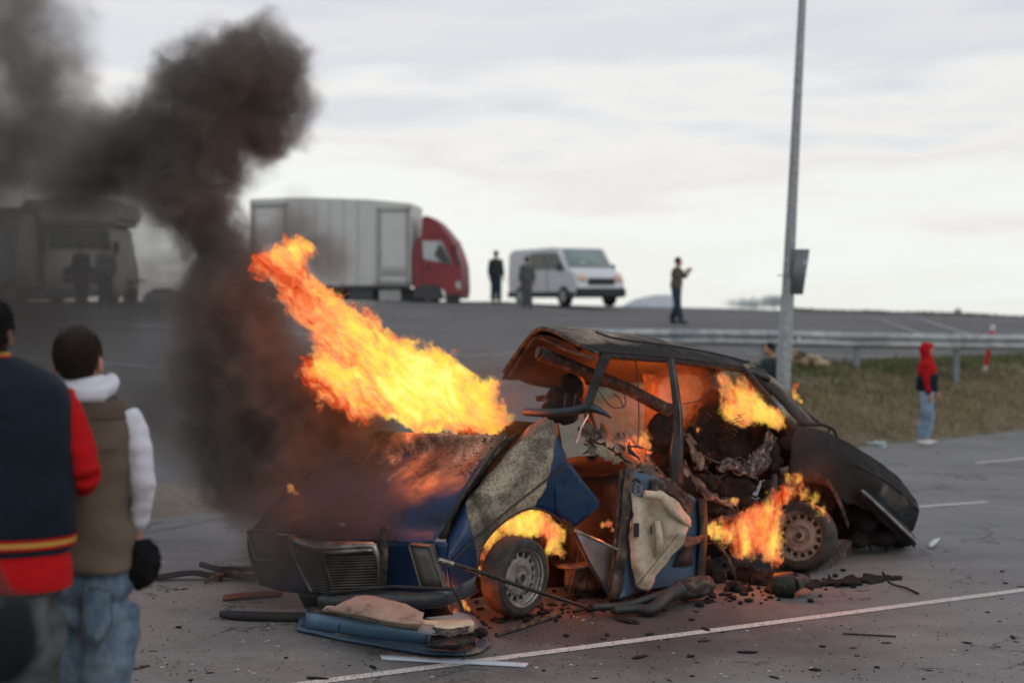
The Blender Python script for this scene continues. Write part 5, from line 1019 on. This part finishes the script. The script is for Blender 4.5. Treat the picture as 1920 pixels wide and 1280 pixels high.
# --- foreground man, navy vest and red sleeves, cut by the left edge
D1 = 4.95; K1 = D1/FP; q1 = lambda px, py, dy=0.: P(px, py, D1)+V((0, dy, 0))
m1 = thing('person', 'man in navy vest, red sleeves and grey jeans, cut off by the left edge', 'person', P(-10, 1570, D1))
def R1(L): return [(P(x, y, D1).x, D1+dy, P(x, y, D1).z, rx*K1, ry) for x, y, rx, ry, dy in L]
def body1(bm):
    ellip_bm(bm, q1(-27, 610), (.080, .10, .115), 24, 16); tube_bm(bm, [q1(-27, 640), q1(-25, 700)], [.06, .07], 14); ellip_bm(bm, q1(19, 636, .01), (.009, .02, .032), 8, 8)
    ellip_bm(bm, q1(-72, 636, .01), (.009, .02, .032), 8, 8)
    for L in ((-20, 810, 95, .10), (-20, 920, 95, .10), (-20, 1040, 90, .10), (-15, 1120, 88, .10)): ellip_bm(bm, q1(L[0], L[1]), (L[2]*K1, L[3], .12), 20, 12)
    tube_bm(bm, [q1(-110, 770), q1(-22, 740), q1(80, 770)], .05, 12)
    for x in (-80, 60): tube_bm(bm, [q1(x*.8, 1150), q1(x*.7, 1340), q1(x*.7, 1550)], [.07, .05, .045], 14); ellip_bm(bm, q1(x, 1560, .06), (.045, .13, .045))
    tube_bm(bm, [q1(90, 770, .05), q1(146, 885, .05)], [.035, .03], 14); tube_bm(bm, [q1(146, 888, .05), q1(110, 922, .24)], [.03, .025], 14); hand_bm(bm, q1(110, 925, .22), (-.5, 1, -.1), (0, 0, 1))
    tube_bm(bm, [q1(-125, 770), q1(-175, 890), q1(-140, 925, .2)], [.035, .03, .025], 14); hand_bm(bm, q1(-140, 930, .2), (.5, 1, -.1), (0, 0, 1))
flesh('body', body1, M_SKIN, m1, .011, 5)
def hair1(bm): ellip_bm(bm, q1(-27, 603, -.012), (.088, .10, .105), 28, 18); ellip_bm(bm, q1(-25, 632, -.03), (.077, .078, .06), 24, 14)
h1 = flesh('hair', hair1, M_HAIRB, m1, .010, 3, lambda c: mn.noise(c*30)*.006+mn.noise(c*90)*.004); strands('hair_strands', h1, M_HAIRB, m1, 7000, .03, 2)
M_NAVY = fabric('navy_quilt', (.006, .012, .020), .15, 250, .8, .5); M_REDF = fabric('red_knit', (.42, .006, .008), .12, 400, .95, .4); M_YEL = fabric('yellow_rib', (.50, .28, .06), .1)
M_GJ = NT('grey_denim'); t = M_GJ; p = t.objco(); n1 = t.noise(p, 7, 5, .6); t.surf(t.ramp(n1, [(.3, (.045, .05, .052)), (.5, (.085, .095, .098)), (.7, (.13, .14, .14))]), .92, 0, n1, .6, .02, .2); M_GJ = t.m
vl = [(-22, 668, 46, .085, 0), (-20, 682, 76, .11, 0), (-18, 699, 108, .135, 0), (-17, 718, 134, .155, 0), (-16, 740, 146, .165, 0), (-14, 780, 150, .172, 0), (-12, 850, 150, .175, 0), (-12, 930, 151, .175, 0), (-12, 985, 150, .172, 0), (-14, 1010, 146, .168, 0), (-14, 1032, 143, .163, 0)]
rings('vest', R1(vl), M_NAVY, m1, 64, 5, lambda c: mn.noise(V((c.x*3, c.y*3, c.z*7)))*.012+mn.noise(V((c.x*9, c.y*9, c.z*14)))*.005, True, 2.3)
for y, mt in ((1000, M_REDF), (1005.5, M_YEL), (1009, M_YEL), (1014, M_REDF)): rings('hem_stripe', R1([(-13, y, 151.5, .1745, 0), (-13, y+4.5, 150.5, .1735, 0)]), mt, m1, 64, 2, lambda c: mn.noise(V((c.x*3, c.y*3, c.z*7)))*.012+.004, False, 2.3)
rings('collar', R1([(-24, 660, 38, .072, 0), (-23, 668, 44, .08, 0)]), M_YEL, m1, 40, 2, None, False); rings('collar_band', R1([(-24, 665, 43, .078, -.002), (-23, 673, 50, .088, -.002)]), M_REDF, m1, 40, 2, None, False)
rings('shirt_tail', R1([(-14, 1015, 138, .155, 0), (-14, 1050, 143, .16, 0), (-14, 1085, 144, .162, 0), (-14, 1099, 142, .16, 0)]), M_REDF, m1, 56, 4, lambda c: mn.noise(V((c.x*5, c.y*5, c.z*12)))*.010, True, 2.3)
fl1 = lambda c: mn.noise(V((c.x*7, c.y*7, c.z*18)))*.012+mn.noise(c*30)*.004
flesh('sleeve', lambda bm: (tube_bm(bm, [q1(92, 745, .06), q1(118, 790, .06), q1(137, 850, .06), q1(149, 893, .06)], [.066, .064, .060, .058], 16), tube_bm(bm, [q1(150, 890, .06), q1(138, 910, .12), q1(112, 924, .24)], [.058, .052, .04], 16)), M_REDF, m1, .010, 5, fl1)
flesh('sleeve', lambda bm: tube_bm(bm, [q1(-135, 730), q1(-165, 850), q1(-178, 893), q1(-145, 925, .18)], [.07, .065, .06, .04], 16), M_REDF, m1, .012, 5, fl1)
def jeans1(bm):
    for L in ((-12, 1110, 132, .145, .08), (-10, 1160, 132, .15, .09)): ellip_bm(bm, q1(L[0], L[1]), (L[2]*K1, L[3], L[4]), 28, 14)
    tube_bm(bm, [q1(58, 1150), q1(52, 1250), q1(44, 1400), q1(44, 1550)], [.122, .112, .10, .09], 18); tube_bm(bm, [q1(-82, 1150), q1(-80, 1250), q1(-80, 1400), q1(-80, 1550)], [.125, .112, .10, .09], 18)
flesh('jeans', jeans1, M_GJ, m1, .012, 6, jf)
pk = [q1(78, 1108, -.15), q1(112, 1106, -.118), q1(114, 1180, -.115), q1(100, 1200, -.135), q1(78, 1192, -.16)]
poly('back_pocket', pk, M_GJ, m1, .006, .003, 8, 2)
for i in range(5): tube('pocket_seam', [pk[i]+V((0, -.006, 0)), pk[(i+1) % 5]+V((0, -.006, 0))], .002, M_STITCH, m1, 5)
flesh('shoe', lambda bm: ellip_bm(bm, q1(44, 1562, .06), (.05, .14, .045)), M_BLACKR, m1, .015, 2); flesh('shoe', lambda bm: ellip_bm(bm, q1(-80, 1562, .06), (.05, .14, .045)), M_BLACKR, m1, .015, 2)
bg = thing('shoulder_bag', 'small dark blurred bag in the lower left corner, nearest to the camera', 'bag', P(20, 1190, 2.6))
flesh('pouch', lambda bm: (ellip_bm(bm, P(18, 1200, 2.6), (.055, .05, .075)), ellip_bm(bm, P(30, 1150, 2.62), (.035, .04, .04)), ellip_bm(bm, P(5, 1235, 2.6), (.045, .05, .05))), fabric('bag_cloth', (.012, .014, .017), .2), bg, .008, 4)
tube('strap', [P(25, 1140, 2.62), P(-40, 1010, 2.62), P(-120, 800, 2.65)], .008, M_BLACKR, bg, 6, sm=3)
# --- smaller figures: one continuous body, clothes over it; local frame, facing +x
def figure(label, base, h, rz, arms, legs, M, look=0., lean=0., hood=False, hat=False, hold=None):
    s = h/1.75; root = thing('person', label, 'person', base, None, rz)
    a2 = lambda p: V(p)*s
    hp = V((0, 0, .93)); ch = V((lean, 0, 1.28)); nk = V((lean*1.3, 0, 1.47)); hd_ = V((lean*1.5+.02, 0, 1.625))
    def loc(fill): return lambda bm: (fill(bm), [setattr(v, 'co', v.co*s) for v in bm.verts])
    def bodyf(bm):
        ellip_bm(bm, hd_, (.095, .074, .115), 18, 14); ellip_bm(bm, hd_+V((.03, 0, -.055)), (.06, .05, .05)); ellip_bm(bm, hd_+V((.10, 0, -.02)), (.018, .012, .02), 8, 6)
        for y in (-.075, .075): ellip_bm(bm, hd_+V((-.005, y, -.01)), (.018, .010, .03), 8, 6)
        tube_bm(bm, [nk-V((0, 0, .06)), hd_-V((.02, 0, .06))], [.062, .055], 12)
        ellip_bm(bm, ch, (.12, .17, .20)); ellip_bm(bm, (lean*.4, 0, 1.08), (.11, .145, .18)); ellip_bm(bm, hp, (.12, .155, .13))
        for sd, (e_, w_) in zip((-1, 1), arms):
            sh_ = V((lean, sd*.175, 1.41)); e_ = V(e_); w_ = V(w_); tube_bm(bm, [sh_, e_], [.05, .042], 10); tube_bm(bm, [e_, w_], [.042, .028], 10); hand_bm(bm, w_, (w_-e_), (1, 0, .2), 1., .5)
        for sd, (k_, a_) in zip((-1, 1), legs):
            tube_bm(bm, [V((0, sd*.09, .90)), V(k_), V(a_)], [.085, .06, .042], 12); ellip_bm(bm, V(a_)+V((.06, 0, -.045)), (.12, .045, .04))
    def put(o): o.data.update(); return o
    flesh('body', loc(bodyf), M_SKIN, root, .016*s, 4, None, True)
    def jk(bm):
        ellip_bm(bm, ch+V((0, 0, .02)), (.165, .215, .20)); ellip_bm(bm, (lean*.4, 0, 1.10), (.16, .20, .19)); ellip_bm(bm, (0, 0, .98), (.16, .195, .12)); tube_bm(bm, [nk-V((0, 0, .08)), nk+V((0, 0, .01))], [.09, .075], 12)
    def sl(sd, e_, w_):
        def f(bm):
            sh_ = V((lean, sd*.17, 1.40)); e2, w2 = V(e_), V(w_); tube_bm(bm, [sh_, e2], [.073, .06], 12); tube_bm(bm, [e2, e2.lerp(w2, .88)], [.06, .045], 12); ellip_bm(bm, sh_, (.08, .07, .075))
        return f
    wk = lambda c: mn.noise(V((c.x*6, c.y*6, c.z*14)))*.012*s
    flesh('jacket', loc(jk), M['top'], root, .016*s, 5, wk, True)
    if 'lower' in M:
        def lw(bm): ellip_bm(bm, (lean*.5, 0, 1.10), (.190, .225, .14)); ellip_bm(bm, (0, 0, 1.0), (.186, .218, .125)); ellip_bm(bm, (lean*.7+.03, 0, 1.18), (.175, .205, .07))
        flesh('jacket_panel', loc(lw), M['lower'], root, .016*s, 4, wk, True)
    for sd, (e_, w_) in zip((-1, 1), arms):
        flesh('sleeve', loc(sl(sd, e_, w_)), M.get('sleeve', M['top']), root, .015*s, 5, wk, True)
        if 'lower' in M: c_ = V(e_).lerp(V(w_), .9)*s; dd = (V(w_)-V(e_)).normalized(); flesh('cuff', lambda bm: tube_bm(bm, [c_-dd*.03*s, c_+dd*.03*s], .044*s, 12), M['lower'], root, .012*s, 2, None, True)
    def tr(bm):
        ellip_bm(bm, (0, 0, .93), (.135, .168, .12))
        for sd, (k_, a_) in zip((-1, 1), legs): tube_bm(bm, [V((0, sd*.088, .92)), V(k_), V(a_)+V((0, 0, .03))], [.115, .095, .088], 14)
    flesh('trousers', loc(tr), M['legs'], root, .016*s, 5, lambda c: mn.noise(V((c.x*6, c.y*6, c.z*12)))*.014*s, True)
    for sd, (k_, a_) in zip((-1, 1), legs): flesh('shoe', loc(lambda bm: (ellip_bm(bm, V(a_)+V((.065, 0, -.045)), (.135, .052, .045)), ellip_bm(bm, V(a_)+V((.0, 0, -.01)), (.06, .05, .05)))), M['shoe'], root, .014*s, 2, None, True)
    if hood:
        def hf(bm): ellip_bm(bm, hd_+V((-.040, 0, .01)), (.105, .098, .135), 18, 14); ellip_bm(bm, hd_+V((-.03, 0, -.10)), (.10, .09, .08)); ellip_bm(bm, hd_+V((.0, 0, .075)), (.10, .082, .06)); ellip_bm(bm, nk+V((.0, 0, -.0)), (.11, .11, .06))
        flesh('hood', loc(hf), M['top'], root, .014*s, 4, wk, True)
    else:
        def hf(bm): ellip_bm(bm, hd_+V((-.018, 0, .025)), (.098, .083, .108), 18, 14)
        flesh('hair', loc(hf), M.get('hair', M_HAIRB), root, .014*s, 2, None, True)
    return root
F_DK = fabric('charcoal_coat', (.035, .043, .048)); F_NVY = fabric('navy_fleece', (.008, .014, .028)); F_RED2 = fabric('red_fleece', (.40, .008, .012)); F_LJ = fabric('pale_denim', (.22, .31, .42), .35)
F_GRN = fabric('olive_coat', (.11, .105, .07), .5); F_GREY = fabric('grey_coat', (.10, .11, .115)); F_BJ = fabric('dark_denim', (.03, .05, .07)); F_WS = plain('white_shoe', (.62, .60, .57), .6); F_BRN = fabric('brown_coat', (.10, .07, .045))
rest = (((-.02, -.23, 1.13), (.04, -.24, .88)), ((-.02, .23, 1.13), (.04, .24, .88)))
std = (((.01, -.10, .50), (-.02, -.11, .09)), ((.03, .10, .50), (.02, .11, .09)))
b = G(1738, 834)
figure('teenager in red and navy hooded top and pale jeans standing at the roadside', b, 1.56, math.radians(-12),
       (((-.03, -.20, 1.14), (.02, -.20, .89)), ((.06, .20, 1.13), (.17, .19, .90))), (((-.02, -.09, .50), (-.10, -.09, .09)), ((.05, .09, .50), (-.02, .10, .09))),
       {'top': F_RED2, 'lower': F_NVY, 'sleeve': F_RED2, 'legs': F_LJ, 'shoe': F_WS}, hood=True)
def gp(px, py, D): b_ = P(px, py, D); b_.z = zt(b_.x, b_.y); return b_
figure('person in an olive coat walking alone on the lot with raised arms', gp(1268, 603, 38), 1.76, math.radians(-25),
       (((.10, -.22, 1.22), (.28, -.12, 1.38)), ((.16, .20, 1.22), (.34, .04, 1.38))), (((.06, -.09, .52), (.16, -.10, .09)), ((.02, .09, .50), (-.16, .10, .10))),
       {'top': F_GRN, 'legs': F_BJ, 'shoe': F_DK, 'hair': M_HAIRB}, lean=.03)
figure('person in a dark coat standing left of the white van', gp(930, 575, 48), 1.78, math.radians(70), rest, std, {'top': F_DK, 'legs': F_BJ, 'shoe': F_DK})
figure('person in a grey coat standing against the side of the white van', gp(988, 575, 47), 1.70, math.radians(80), rest, std, {'top': F_GREY, 'legs': F_GREY, 'shoe': F_DK, 'hair': M_HAIR})
b_ = P(1444, 795, 24.5); b_.z = P(1444, 642, 24.5).z-1.72
figure('person in a grey jacket half hidden between the wreck and the lamp post', b_, 1.72, math.radians(-160), rest, std, {'top': F_DK, 'legs': F_DK, 'shoe': F_DK})
figure('left one of two dark figures standing in smoke before the motorhome', gp(152, 577, 38.5), 1.70, math.radians(80), rest, std, {'top': F_DK, 'legs': F_DK, 'shoe': F_DK})
figure('right one of two dark figures standing in smoke before the motorhome', gp(198, 577, 38.5), 1.72, math.radians(110), rest, std, {'top': F_GREY, 'legs': F_DK, 'shoe': F_DK})
# ================================================================== smoke
def hull(name, blobs, mat, grow=1.0, pad=0., voxel=.1):
    bm = bmesh.new()
    for c, r in blobs: bmesh.ops.create_icosphere(bm, subdivisions=2, radius=r*grow+pad, matrix=Matrix.Translation(c))
    o = obj(name, bm, None); r_ = o.modifiers.new('r', 'REMESH'); r_.mode = 'VOXEL'; r_.voxel_size = voxel; bake(o); o.data.materials.clear(); o.data.materials.append(mat); return o
def field(t, pos, blobs, core=.3):
    tot = None
    for b in blobs:
        c, r, w = b[:3]; d = t.vm('DISTANCE', pos, tuple(c), out=1); f = t.mr(d, r, r*core, 0., w)
        tot = f if tot is None else t.math('ADD', tot, f)
    return tot
def smoke(name, label, blobs, dens, col, warp=.35, wscale=1.3, step=.5, nlo=.25, nhi=.75, nscale=1.8, core=.25, seed=0.):
    B = [(P(x, y, D), r*D/FP, w) for x, y, D, r, w in blobs]
    t = NT(name); p = t.pos(); ps = t.vm('ADD', p, (seed, 0, 0)); wn_ = t.noise(ps, wscale, 4, .6, True); off = t.vm('SCALE', t.vm('SUBTRACT', wn_, (.5, .5, .5)), None, warp*2) if 0 else None
    sub = t.vm('SUBTRACT', wn_, (.5, .5, .5)); q = t.n('ShaderNodeVectorMath', operation='MULTIPLY_ADD'); t.set(q.inputs[0], sub); t.set(q.inputs[1], (warp*2,)*3); t.set(q.inputs[2], p)
    f = field(t, q.outputs[0], B, core); n1 = t.noise(t.vm('ADD', q.outputs[0], (seed*3, 0, 0)), nscale, 4, .62)
    d = t.math('MULTIPLY', f, t.mr(n1, nlo, nhi, .12, 1.25)); d = t.math('MULTIPLY', d, dens)
    v = t.n('ShaderNodeVolumePrincipled', {'Color': (*col, 1), 'Density': d, 'Anisotropy': .2}); t.t.links.new(v.outputs[0], t.out.inputs[1])
    try: t.m.cycles.volume_step_rate = step*1.3; t.m.volume_intersection_method = 'FAST'
    except Exception: pass
    o = hull(name, [(c, r) for c, r, w in B], t.m, 1.0, warp*.5, .12); return tag(o, label, 'smoke', None, 'stuff')
SM = [  # x, y, depth, radius px, weight
    (595, 465, 12.2, 62, .35), (545, 430, 12.2, 60, .35), (620, 500, 12.2, 40, .3),
    (650, 840, 11.4, 115, .8), (700, 800, 11.5, 75, .8), (640, 780, 11.5, 110, 1.), (590, 800, 11.4, 130, 1.), (540, 880, 11.3, 130, 1.), (470, 900, 11.5, 110, .9), (500, 730, 11.5, 150, 1.2), (400, 700, 11.8, 110, .9), (400, 820, 11.8, 110, .8), (450, 650, 11.6, 140, 1.1), (470, 790, 11.6, 150, 1.), (430, 560, 11.7, 130, 1.2), (400, 480, 11.8, 115, 1.2), (370, 410, 11.8, 105, 1.2),
    (350, 335, 11.8, 125, 1.2), (390, 250, 11.9, 140, 1.3), (430, 165, 12, 145, 1.4), (490, 135, 12, 120, 1.2), (525, 225, 12, 92, 1.3), (505, 270, 12, 62, 1.), (340, 140, 12, 90, .7), (280, 270, 12, 120, 1.), (210, 280, 12, 110, .9), (140, 330, 12.2, 100, .7), (420, 900, 11.6, 90, .5)]
smoke('smoke_plume', 'thick dark smoke column rising from the burning front of the car', SM, 7.4, (.30, .265, .235), .34, 2.4, .40, .30, .60, 4.6)
SD = [(230, 300, 12.6, 130, .9), (150, 300, 13.5, 170, 1.), (30, 220, 13.5, 170, .9), (60, 80, 13.5, 150, .8), (20, -60, 13.5, 140, .8), (100, 180, 13.5, 110, .6), (-60, 320, 13.5, 180, .9), (230, 330, 13.3, 120, .6), (-40, 60, 13.5, 150, .7)]
smoke('drifting_smoke', 'greyer smoke cloud drifting off at the upper left', SD, 3.4, (.43, .39, .36), .5, 1.9, .7, .22, .64, 2.0, .2, 5.)
SH = [(80, 480, 14, 260, .9), (290, 470, 13.5, 150, 1.3), (320, 560, 13.5, 160, .8), (120, 700, 13.5, 260, .7), (330, 760, 13, 190, .8), (380, 660, 13, 170, .6), (-80, 600, 14, 260, .7), (560, 440, 13, 100, .9), (600, 480, 13, 60, .9), (620, 480, 13.2, 75, .6)]
smoke('smoke_haze', 'thin brownish smoke haze hanging low over the left half', SH, 1.7, (.25, .235, .22), .45, .9, 1.0, .3, .7, 1.3, .15, 9.)
SF = [(560, 1000, 10.0, 140, 1.), (530, 1070, 9.7, 110, .9), (660, 930, 9.9, 150, .6), (620, 1000, 9.9, 90, .5), (500, 960, 10.2, 100, .8), (470, 1080, 9.9, 60, .4)]
smoke('nose_smoke', 'thin grey smoke curling round the nose and far headlight', SF, 3.4, (.17, .165, .16), .22, 2.6, .5, .3, .68, 3, .1, 13.)
SR = [(1010, 740, 10.9, 70, .5), (965, 730, 11, 60, .7), (945, 770, 10.8, 65, .9), (900, 690, 11.2, 70, .6), (1000, 690, 11.3, 60, .4)]
smoke('windscreen_smoke', 'reddish smoke wisps between bonnet fire and windscreen', SR, 2.2, (.25, .2, .18), .2, 2.4, .3, .3, .68, 3, .1, 17.)
SC_ = [(1200, 770, 11.6, 90, .8), (1290, 740, 11.8, 90, .8), (1400, 760, 12, 80, .8), (1130, 790, 11.4, 80, .7), (1200, 850, 11.4, 80, .6)]
smoke('cabin_smoke', 'brown smoke filling the open cabin', SC_, 1.5, (.35, .27, .22), .15, 2.4, .3, .3, .68, 3, .1, 19.)
SB = [(1500, 810, 11.3, 50, .9), (1530, 870, 11.3, 50, .7), (1560, 800, 12.5, 60, .3), (1480, 780, 11.3, 30, .7)]
smoke('boot_smoke', 'thin dark smoke drifting over the burnt boot', SB, 2.2, (.2, .17, .16), .12, 3, .3, .3, .68, 4, .1, 23.)
# ================================================================== flames
def field2(t, pos, blobs, core):
    tot = hs = None
    for c, r, w, h in blobs:
        f = t.mr(t.vm('DISTANCE', pos, tuple(c), out=1), r, r*core, 0., w); g_ = t.math('MULTIPLY', f, h)
        tot = f if tot is None else t.math('ADD', tot, f); hs = g_ if hs is None else t.math('ADD', hs, g_)
    return tot, hs
def flame(name, label, blobs, scale=9., warp=.16, wsc=3.2, gain=1.1, dens=17., lights=(), core=.15, th=.34, step=.1, stretch=.38, seed=0., vox=.03, hot=.12, tilt=0., heat=.5):
    B = [(P(*b[:3]), b[3]*b[2]/FP, b[4], b[5] if len(b) > 5 else heat) for b in blobs]
    t = NT(name); p = t.pos(); ps = t.vm('ADD', p, (seed, seed*.7, 0))
    def along(v):   # noise drawn out along the way the gas streams
        m = t.n('ShaderNodeMapping', {'Rotation': (0, tilt, 0), 'Scale': (1, 1, 1/stretch)}, vector_type='TEXTURE'); t.set(m.inputs['Vector'], v); return m.outputs[0]
    a0 = along(ps)
    w1 = t.vm('SUBTRACT', t.noise(a0, wsc, 2, .6, True), (.5,)*3); w2 = t.vm('SUBTRACT', t.noise(ps, wsc*4., 2, .6, True), (.5,)*3)
    q = t.vm('MULTIPLY_ADD', w1, (warp*2,)*3, p); q = t.vm('MULTIPLY_ADD', w2, (warp*1.15,)*3, q)
    f, hs = field2(t, q, B, core); T = t.math('DIVIDE', hs, t.math('MAXIMUM', f, .02)); fc = t.math('MINIMUM', f, 1.6)
    n1 = t.noise(along(t.vm('ADD', q, (seed, 0, 0))), scale, 4, .62, False, 1.0)
    g_ = t.math('SUBTRACT', fc, t.math('MULTIPLY', t.math('SUBTRACT', n1, .26), 2.3))     # holes and ragged tongues
    m = t.mr(g_, th-.36, th+.06)
    q2 = t.vm('MULTIPLY_ADD', w1, (warp*1.3,)*3, t.vm('MULTIPLY_ADD', w2, (warp*.3,)*3, p)); n2 = t.math('ADD', t.math('MULTIPLY', t.noise(along(t.vm('ADD', q2, (0, seed+3., 0))), scale*1.15, 4, .6, False, 2.4), .55), t.math('MULTIPLY', t.noise(along(t.vm('ADD', q2, (seed, 0, 7.))), scale*.45, 2, .5, False, .8), .5))
    tmp = t.math('ADD', t.math('ADD', T, t.math('MULTIPLY', t.math('SUBTRACT', fc, .8), hot)), t.math('MULTIPLY', t.math('SUBTRACT', n2, .545), 3.4), clamp=True)
    col = t.ramp(tmp, [(.0, (.30, .014, .002)), (.16, (.72, .06, .008)), (.32, (1.0, .19, .05)), (.46, (1.1, .38, .17)), (.58, (1.15, .58, .12)), (.74, (1.25, .80, .03)), (1., (1.3, 1.02, .30))])
    d = t.math('MULTIPLY', t.math('MULTIPLY', m, m), dens)
    ab_ = t.n('ShaderNodeVolumeAbsorption', {'Color': (0, 0, 0, 1), 'Density': d}); em = t.n('ShaderNodeEmission', {'Color': col, 'Strength': t.math('MULTIPLY', d, gain)})
    ad = t.n('ShaderNodeAddShader'); t.t.links.new(ab_.outputs[0], ad.inputs[0]); t.t.links.new(em.outputs[0], ad.inputs[1]); t.t.links.new(ad.outputs[0], t.out.inputs[1])
    t.m.cycles.volume_step_rate = step*1.35
    o = hull(name, [b[:2] for b in B], t.m, 1.0, warp*.45, vox); tag(o, label, 'flame')
    for (x, y, D_, e_, r_) in lights:
        l = bpy.data.lights.new('flame_light', 'POINT'); l.energy = e_; l.color = (1, .17, .03); l.shadow_soft_size = r_; lo = bpy.data.objects.new('flame_light', l); C.objects.link(lo); lo.location = P(x, y, D_); lo.parent = o  # added point lamps that throw the fire's light on wreck and smoke
    return o
flame('bonnet_flame', 'largest flame, yellow and orange, streaming up and left from the bonnet',
      [(905, 770, 10.95, 66, 1.1, .55), (860, 750, 11, 82, 1.6, .76), (800, 735, 11, 92, 1.7, .8), (740, 715, 11, 98, 1.5, .76), (690, 685, 11.05, 104, 1.3, .64), (650, 655, 11.05, 94, 1.0, .62), (615, 715, 11.05, 78, .8, .42), (615, 610, 11.1, 78, .95, .5), (575, 560, 11.1, 72, .9, .38), (545, 510, 11.15, 70, .85, .34), (520, 480, 11.15, 62, .95, .38), (560, 470, 11.1, 48, .8, .45), (640, 560, 11.1, 45, .6, .4), (690, 600, 11.1, 52, .6, .42), (770, 650, 11, 52, .6, .5), (832, 668, 11, 42, .55, .42), (680, 755, 10.95, 64, .8, .42), (935, 790, 10.9, 40, .9, .4), (800, 790, 10.95, 55, .9, .62), (860, 795, 10.95, 50, 1., .62), (920, 730, 10.95, 34, .6, .4), (610, 770, 11., 40, .5, .2), (490, 500, 11.1, 34, .6, .2), (690, 792, 10.9, 36, .5, .12), (650, 790, 11., 40, .45, .08), (590, 690, 11., 40, .5, .15)],
      lights=[(880, 770, 10.8, 50, .35), (760, 760, 10.9, 60, .35), (650, 690, 11.1, 36, .35), (560, 540, 11.15, 18, .3)], tilt=-.75)
flame('cabin_flame', 'orange flame burning on the rear seat inside the cabin',
      [(1375, 765, 11.5, 46, 1.), (1410, 770, 11.5, 50, 1.2, .62), (1450, 782, 11.5, 34, 1.2, .6), (1362, 725, 11.5, 36, .7, .35), (1348, 702, 11.5, 30, .7, .3), (1395, 730, 11.5, 36, .7, .35), (1210, 822, 11.3, 30, .8)], 16, .09, 6, lights=[(1400, 760, 11.5, 10, .12), (1230, 720, 12, 62, .15)], seed=3., heat=.48, tilt=-.5)
flame('wheel_flame', 'bright flame licking up around the rear wheel',
      [(1440, 965, 11.25, 50, 1.1), (1405, 985, 11.2, 52, 1.2), (1440, 1015, 11.2, 46, 1.1), (1360, 1000, 11.1, 42, 1.), (1330, 998, 11.0, 26, .8), (1468, 925, 11.3, 38, .9), (1485, 893, 11.3, 24, .8), (1445, 1052, 11.2, 26, .8), (1505, 918, 11.45, 26, .9), (1530, 938, 11.4, 24, .9), (1550, 962, 11.4, 18, .9), (1395, 1030, 11.15, 34, .9)], 15, .10, 6, lights=[(1420, 990, 11.1, 18, .12), (1545, 940, 11.7, 4, .1)], seed=5., heat=.52)
flame('wheel_arch_flame', 'flame filling the front wheel arch above the tyre',
      [(975, 975, 10.3, 40, 1.1), (1010, 980, 10.3, 44, 1.2), (1045, 1000, 10.3, 38, 1.), (945, 985, 10.3, 36, 1.), (918, 1010, 10.3, 30, .9), (905, 1040, 10.25, 24, .9), (900, 1068, 10.2, 18, .9), (1030, 1030, 10.3, 28, .9), (1055, 1035, 10.3, 18, .7)], 15, .08, 6, lights=[(990, 1000, 10.3, 8, .1), (1060, 1060, 10.3, 4, .1)], seed=8., heat=.62)
def small(label, blobs, e_, s): 
    x, y, D_, r_, w_ = blobs[0]; return flame('small_flame', label, blobs, 24, .035, 14, seed=s, vox=.012, lights=[(x, y, D_, e_, .04)] if e_ else (), heat=.5)
small('small yellow flame on the far edge of the bonnet', [(546, 918, 10.65, 13, 1.3), (556, 925, 10.65, 9, 1.2), (541, 910, 10.65, 8, 1.)], 2, 1.)
small('small flame on the near edge of the bonnet', [(825, 936, 10.0, 11, 1.3), (822, 946, 10.0, 8, 1.2)], 2, 2.)
small('low flame behind the dash lining in the open cabin', [(1205, 828, 10.9, 22, 1.2), (1188, 822, 10.9, 12, 1.), (1215, 838, 10.9, 12, 1.)], 6, 3.)
small('detached lick of flame beside the rear pillar', [(1492, 742, 11.2, 13, 1.2), (1488, 732, 11.2, 9, 1.), (1500, 752, 11.2, 9, 1.), (1492, 721, 11.2, 10, .9)], 2, 4.)
small('flame under the front bumper in front of the tyre', [(868, 1132, 9.7, 16, 1.2), (855, 1142, 9.65, 12, 1.), (878, 1140, 9.7, 10, 1.)], 5, 5.)
small('small flame in the hole beside the hanging door', [(1140, 980, 10.75, 14, 1.2), (1130, 985, 10.7, 12, .9), (1148, 992, 10.8, 10, 1.)], 5, 6.)
small('small flame below the torn rear sill', [(1380, 940, 10.95, 12, 1.2), (1372, 938, 10.95, 8, 1.)], 1, 7.)
small('small ember flame at the inner side of the boot edge', [(1555, 975, 11.5, 9, 1.)], 0, 8.)
small('embers glowing on the seat frame', [(1308, 806, 11.0, 6, 1.3), (1283, 798, 11.0, 5, 1.2)], 0, 9.)
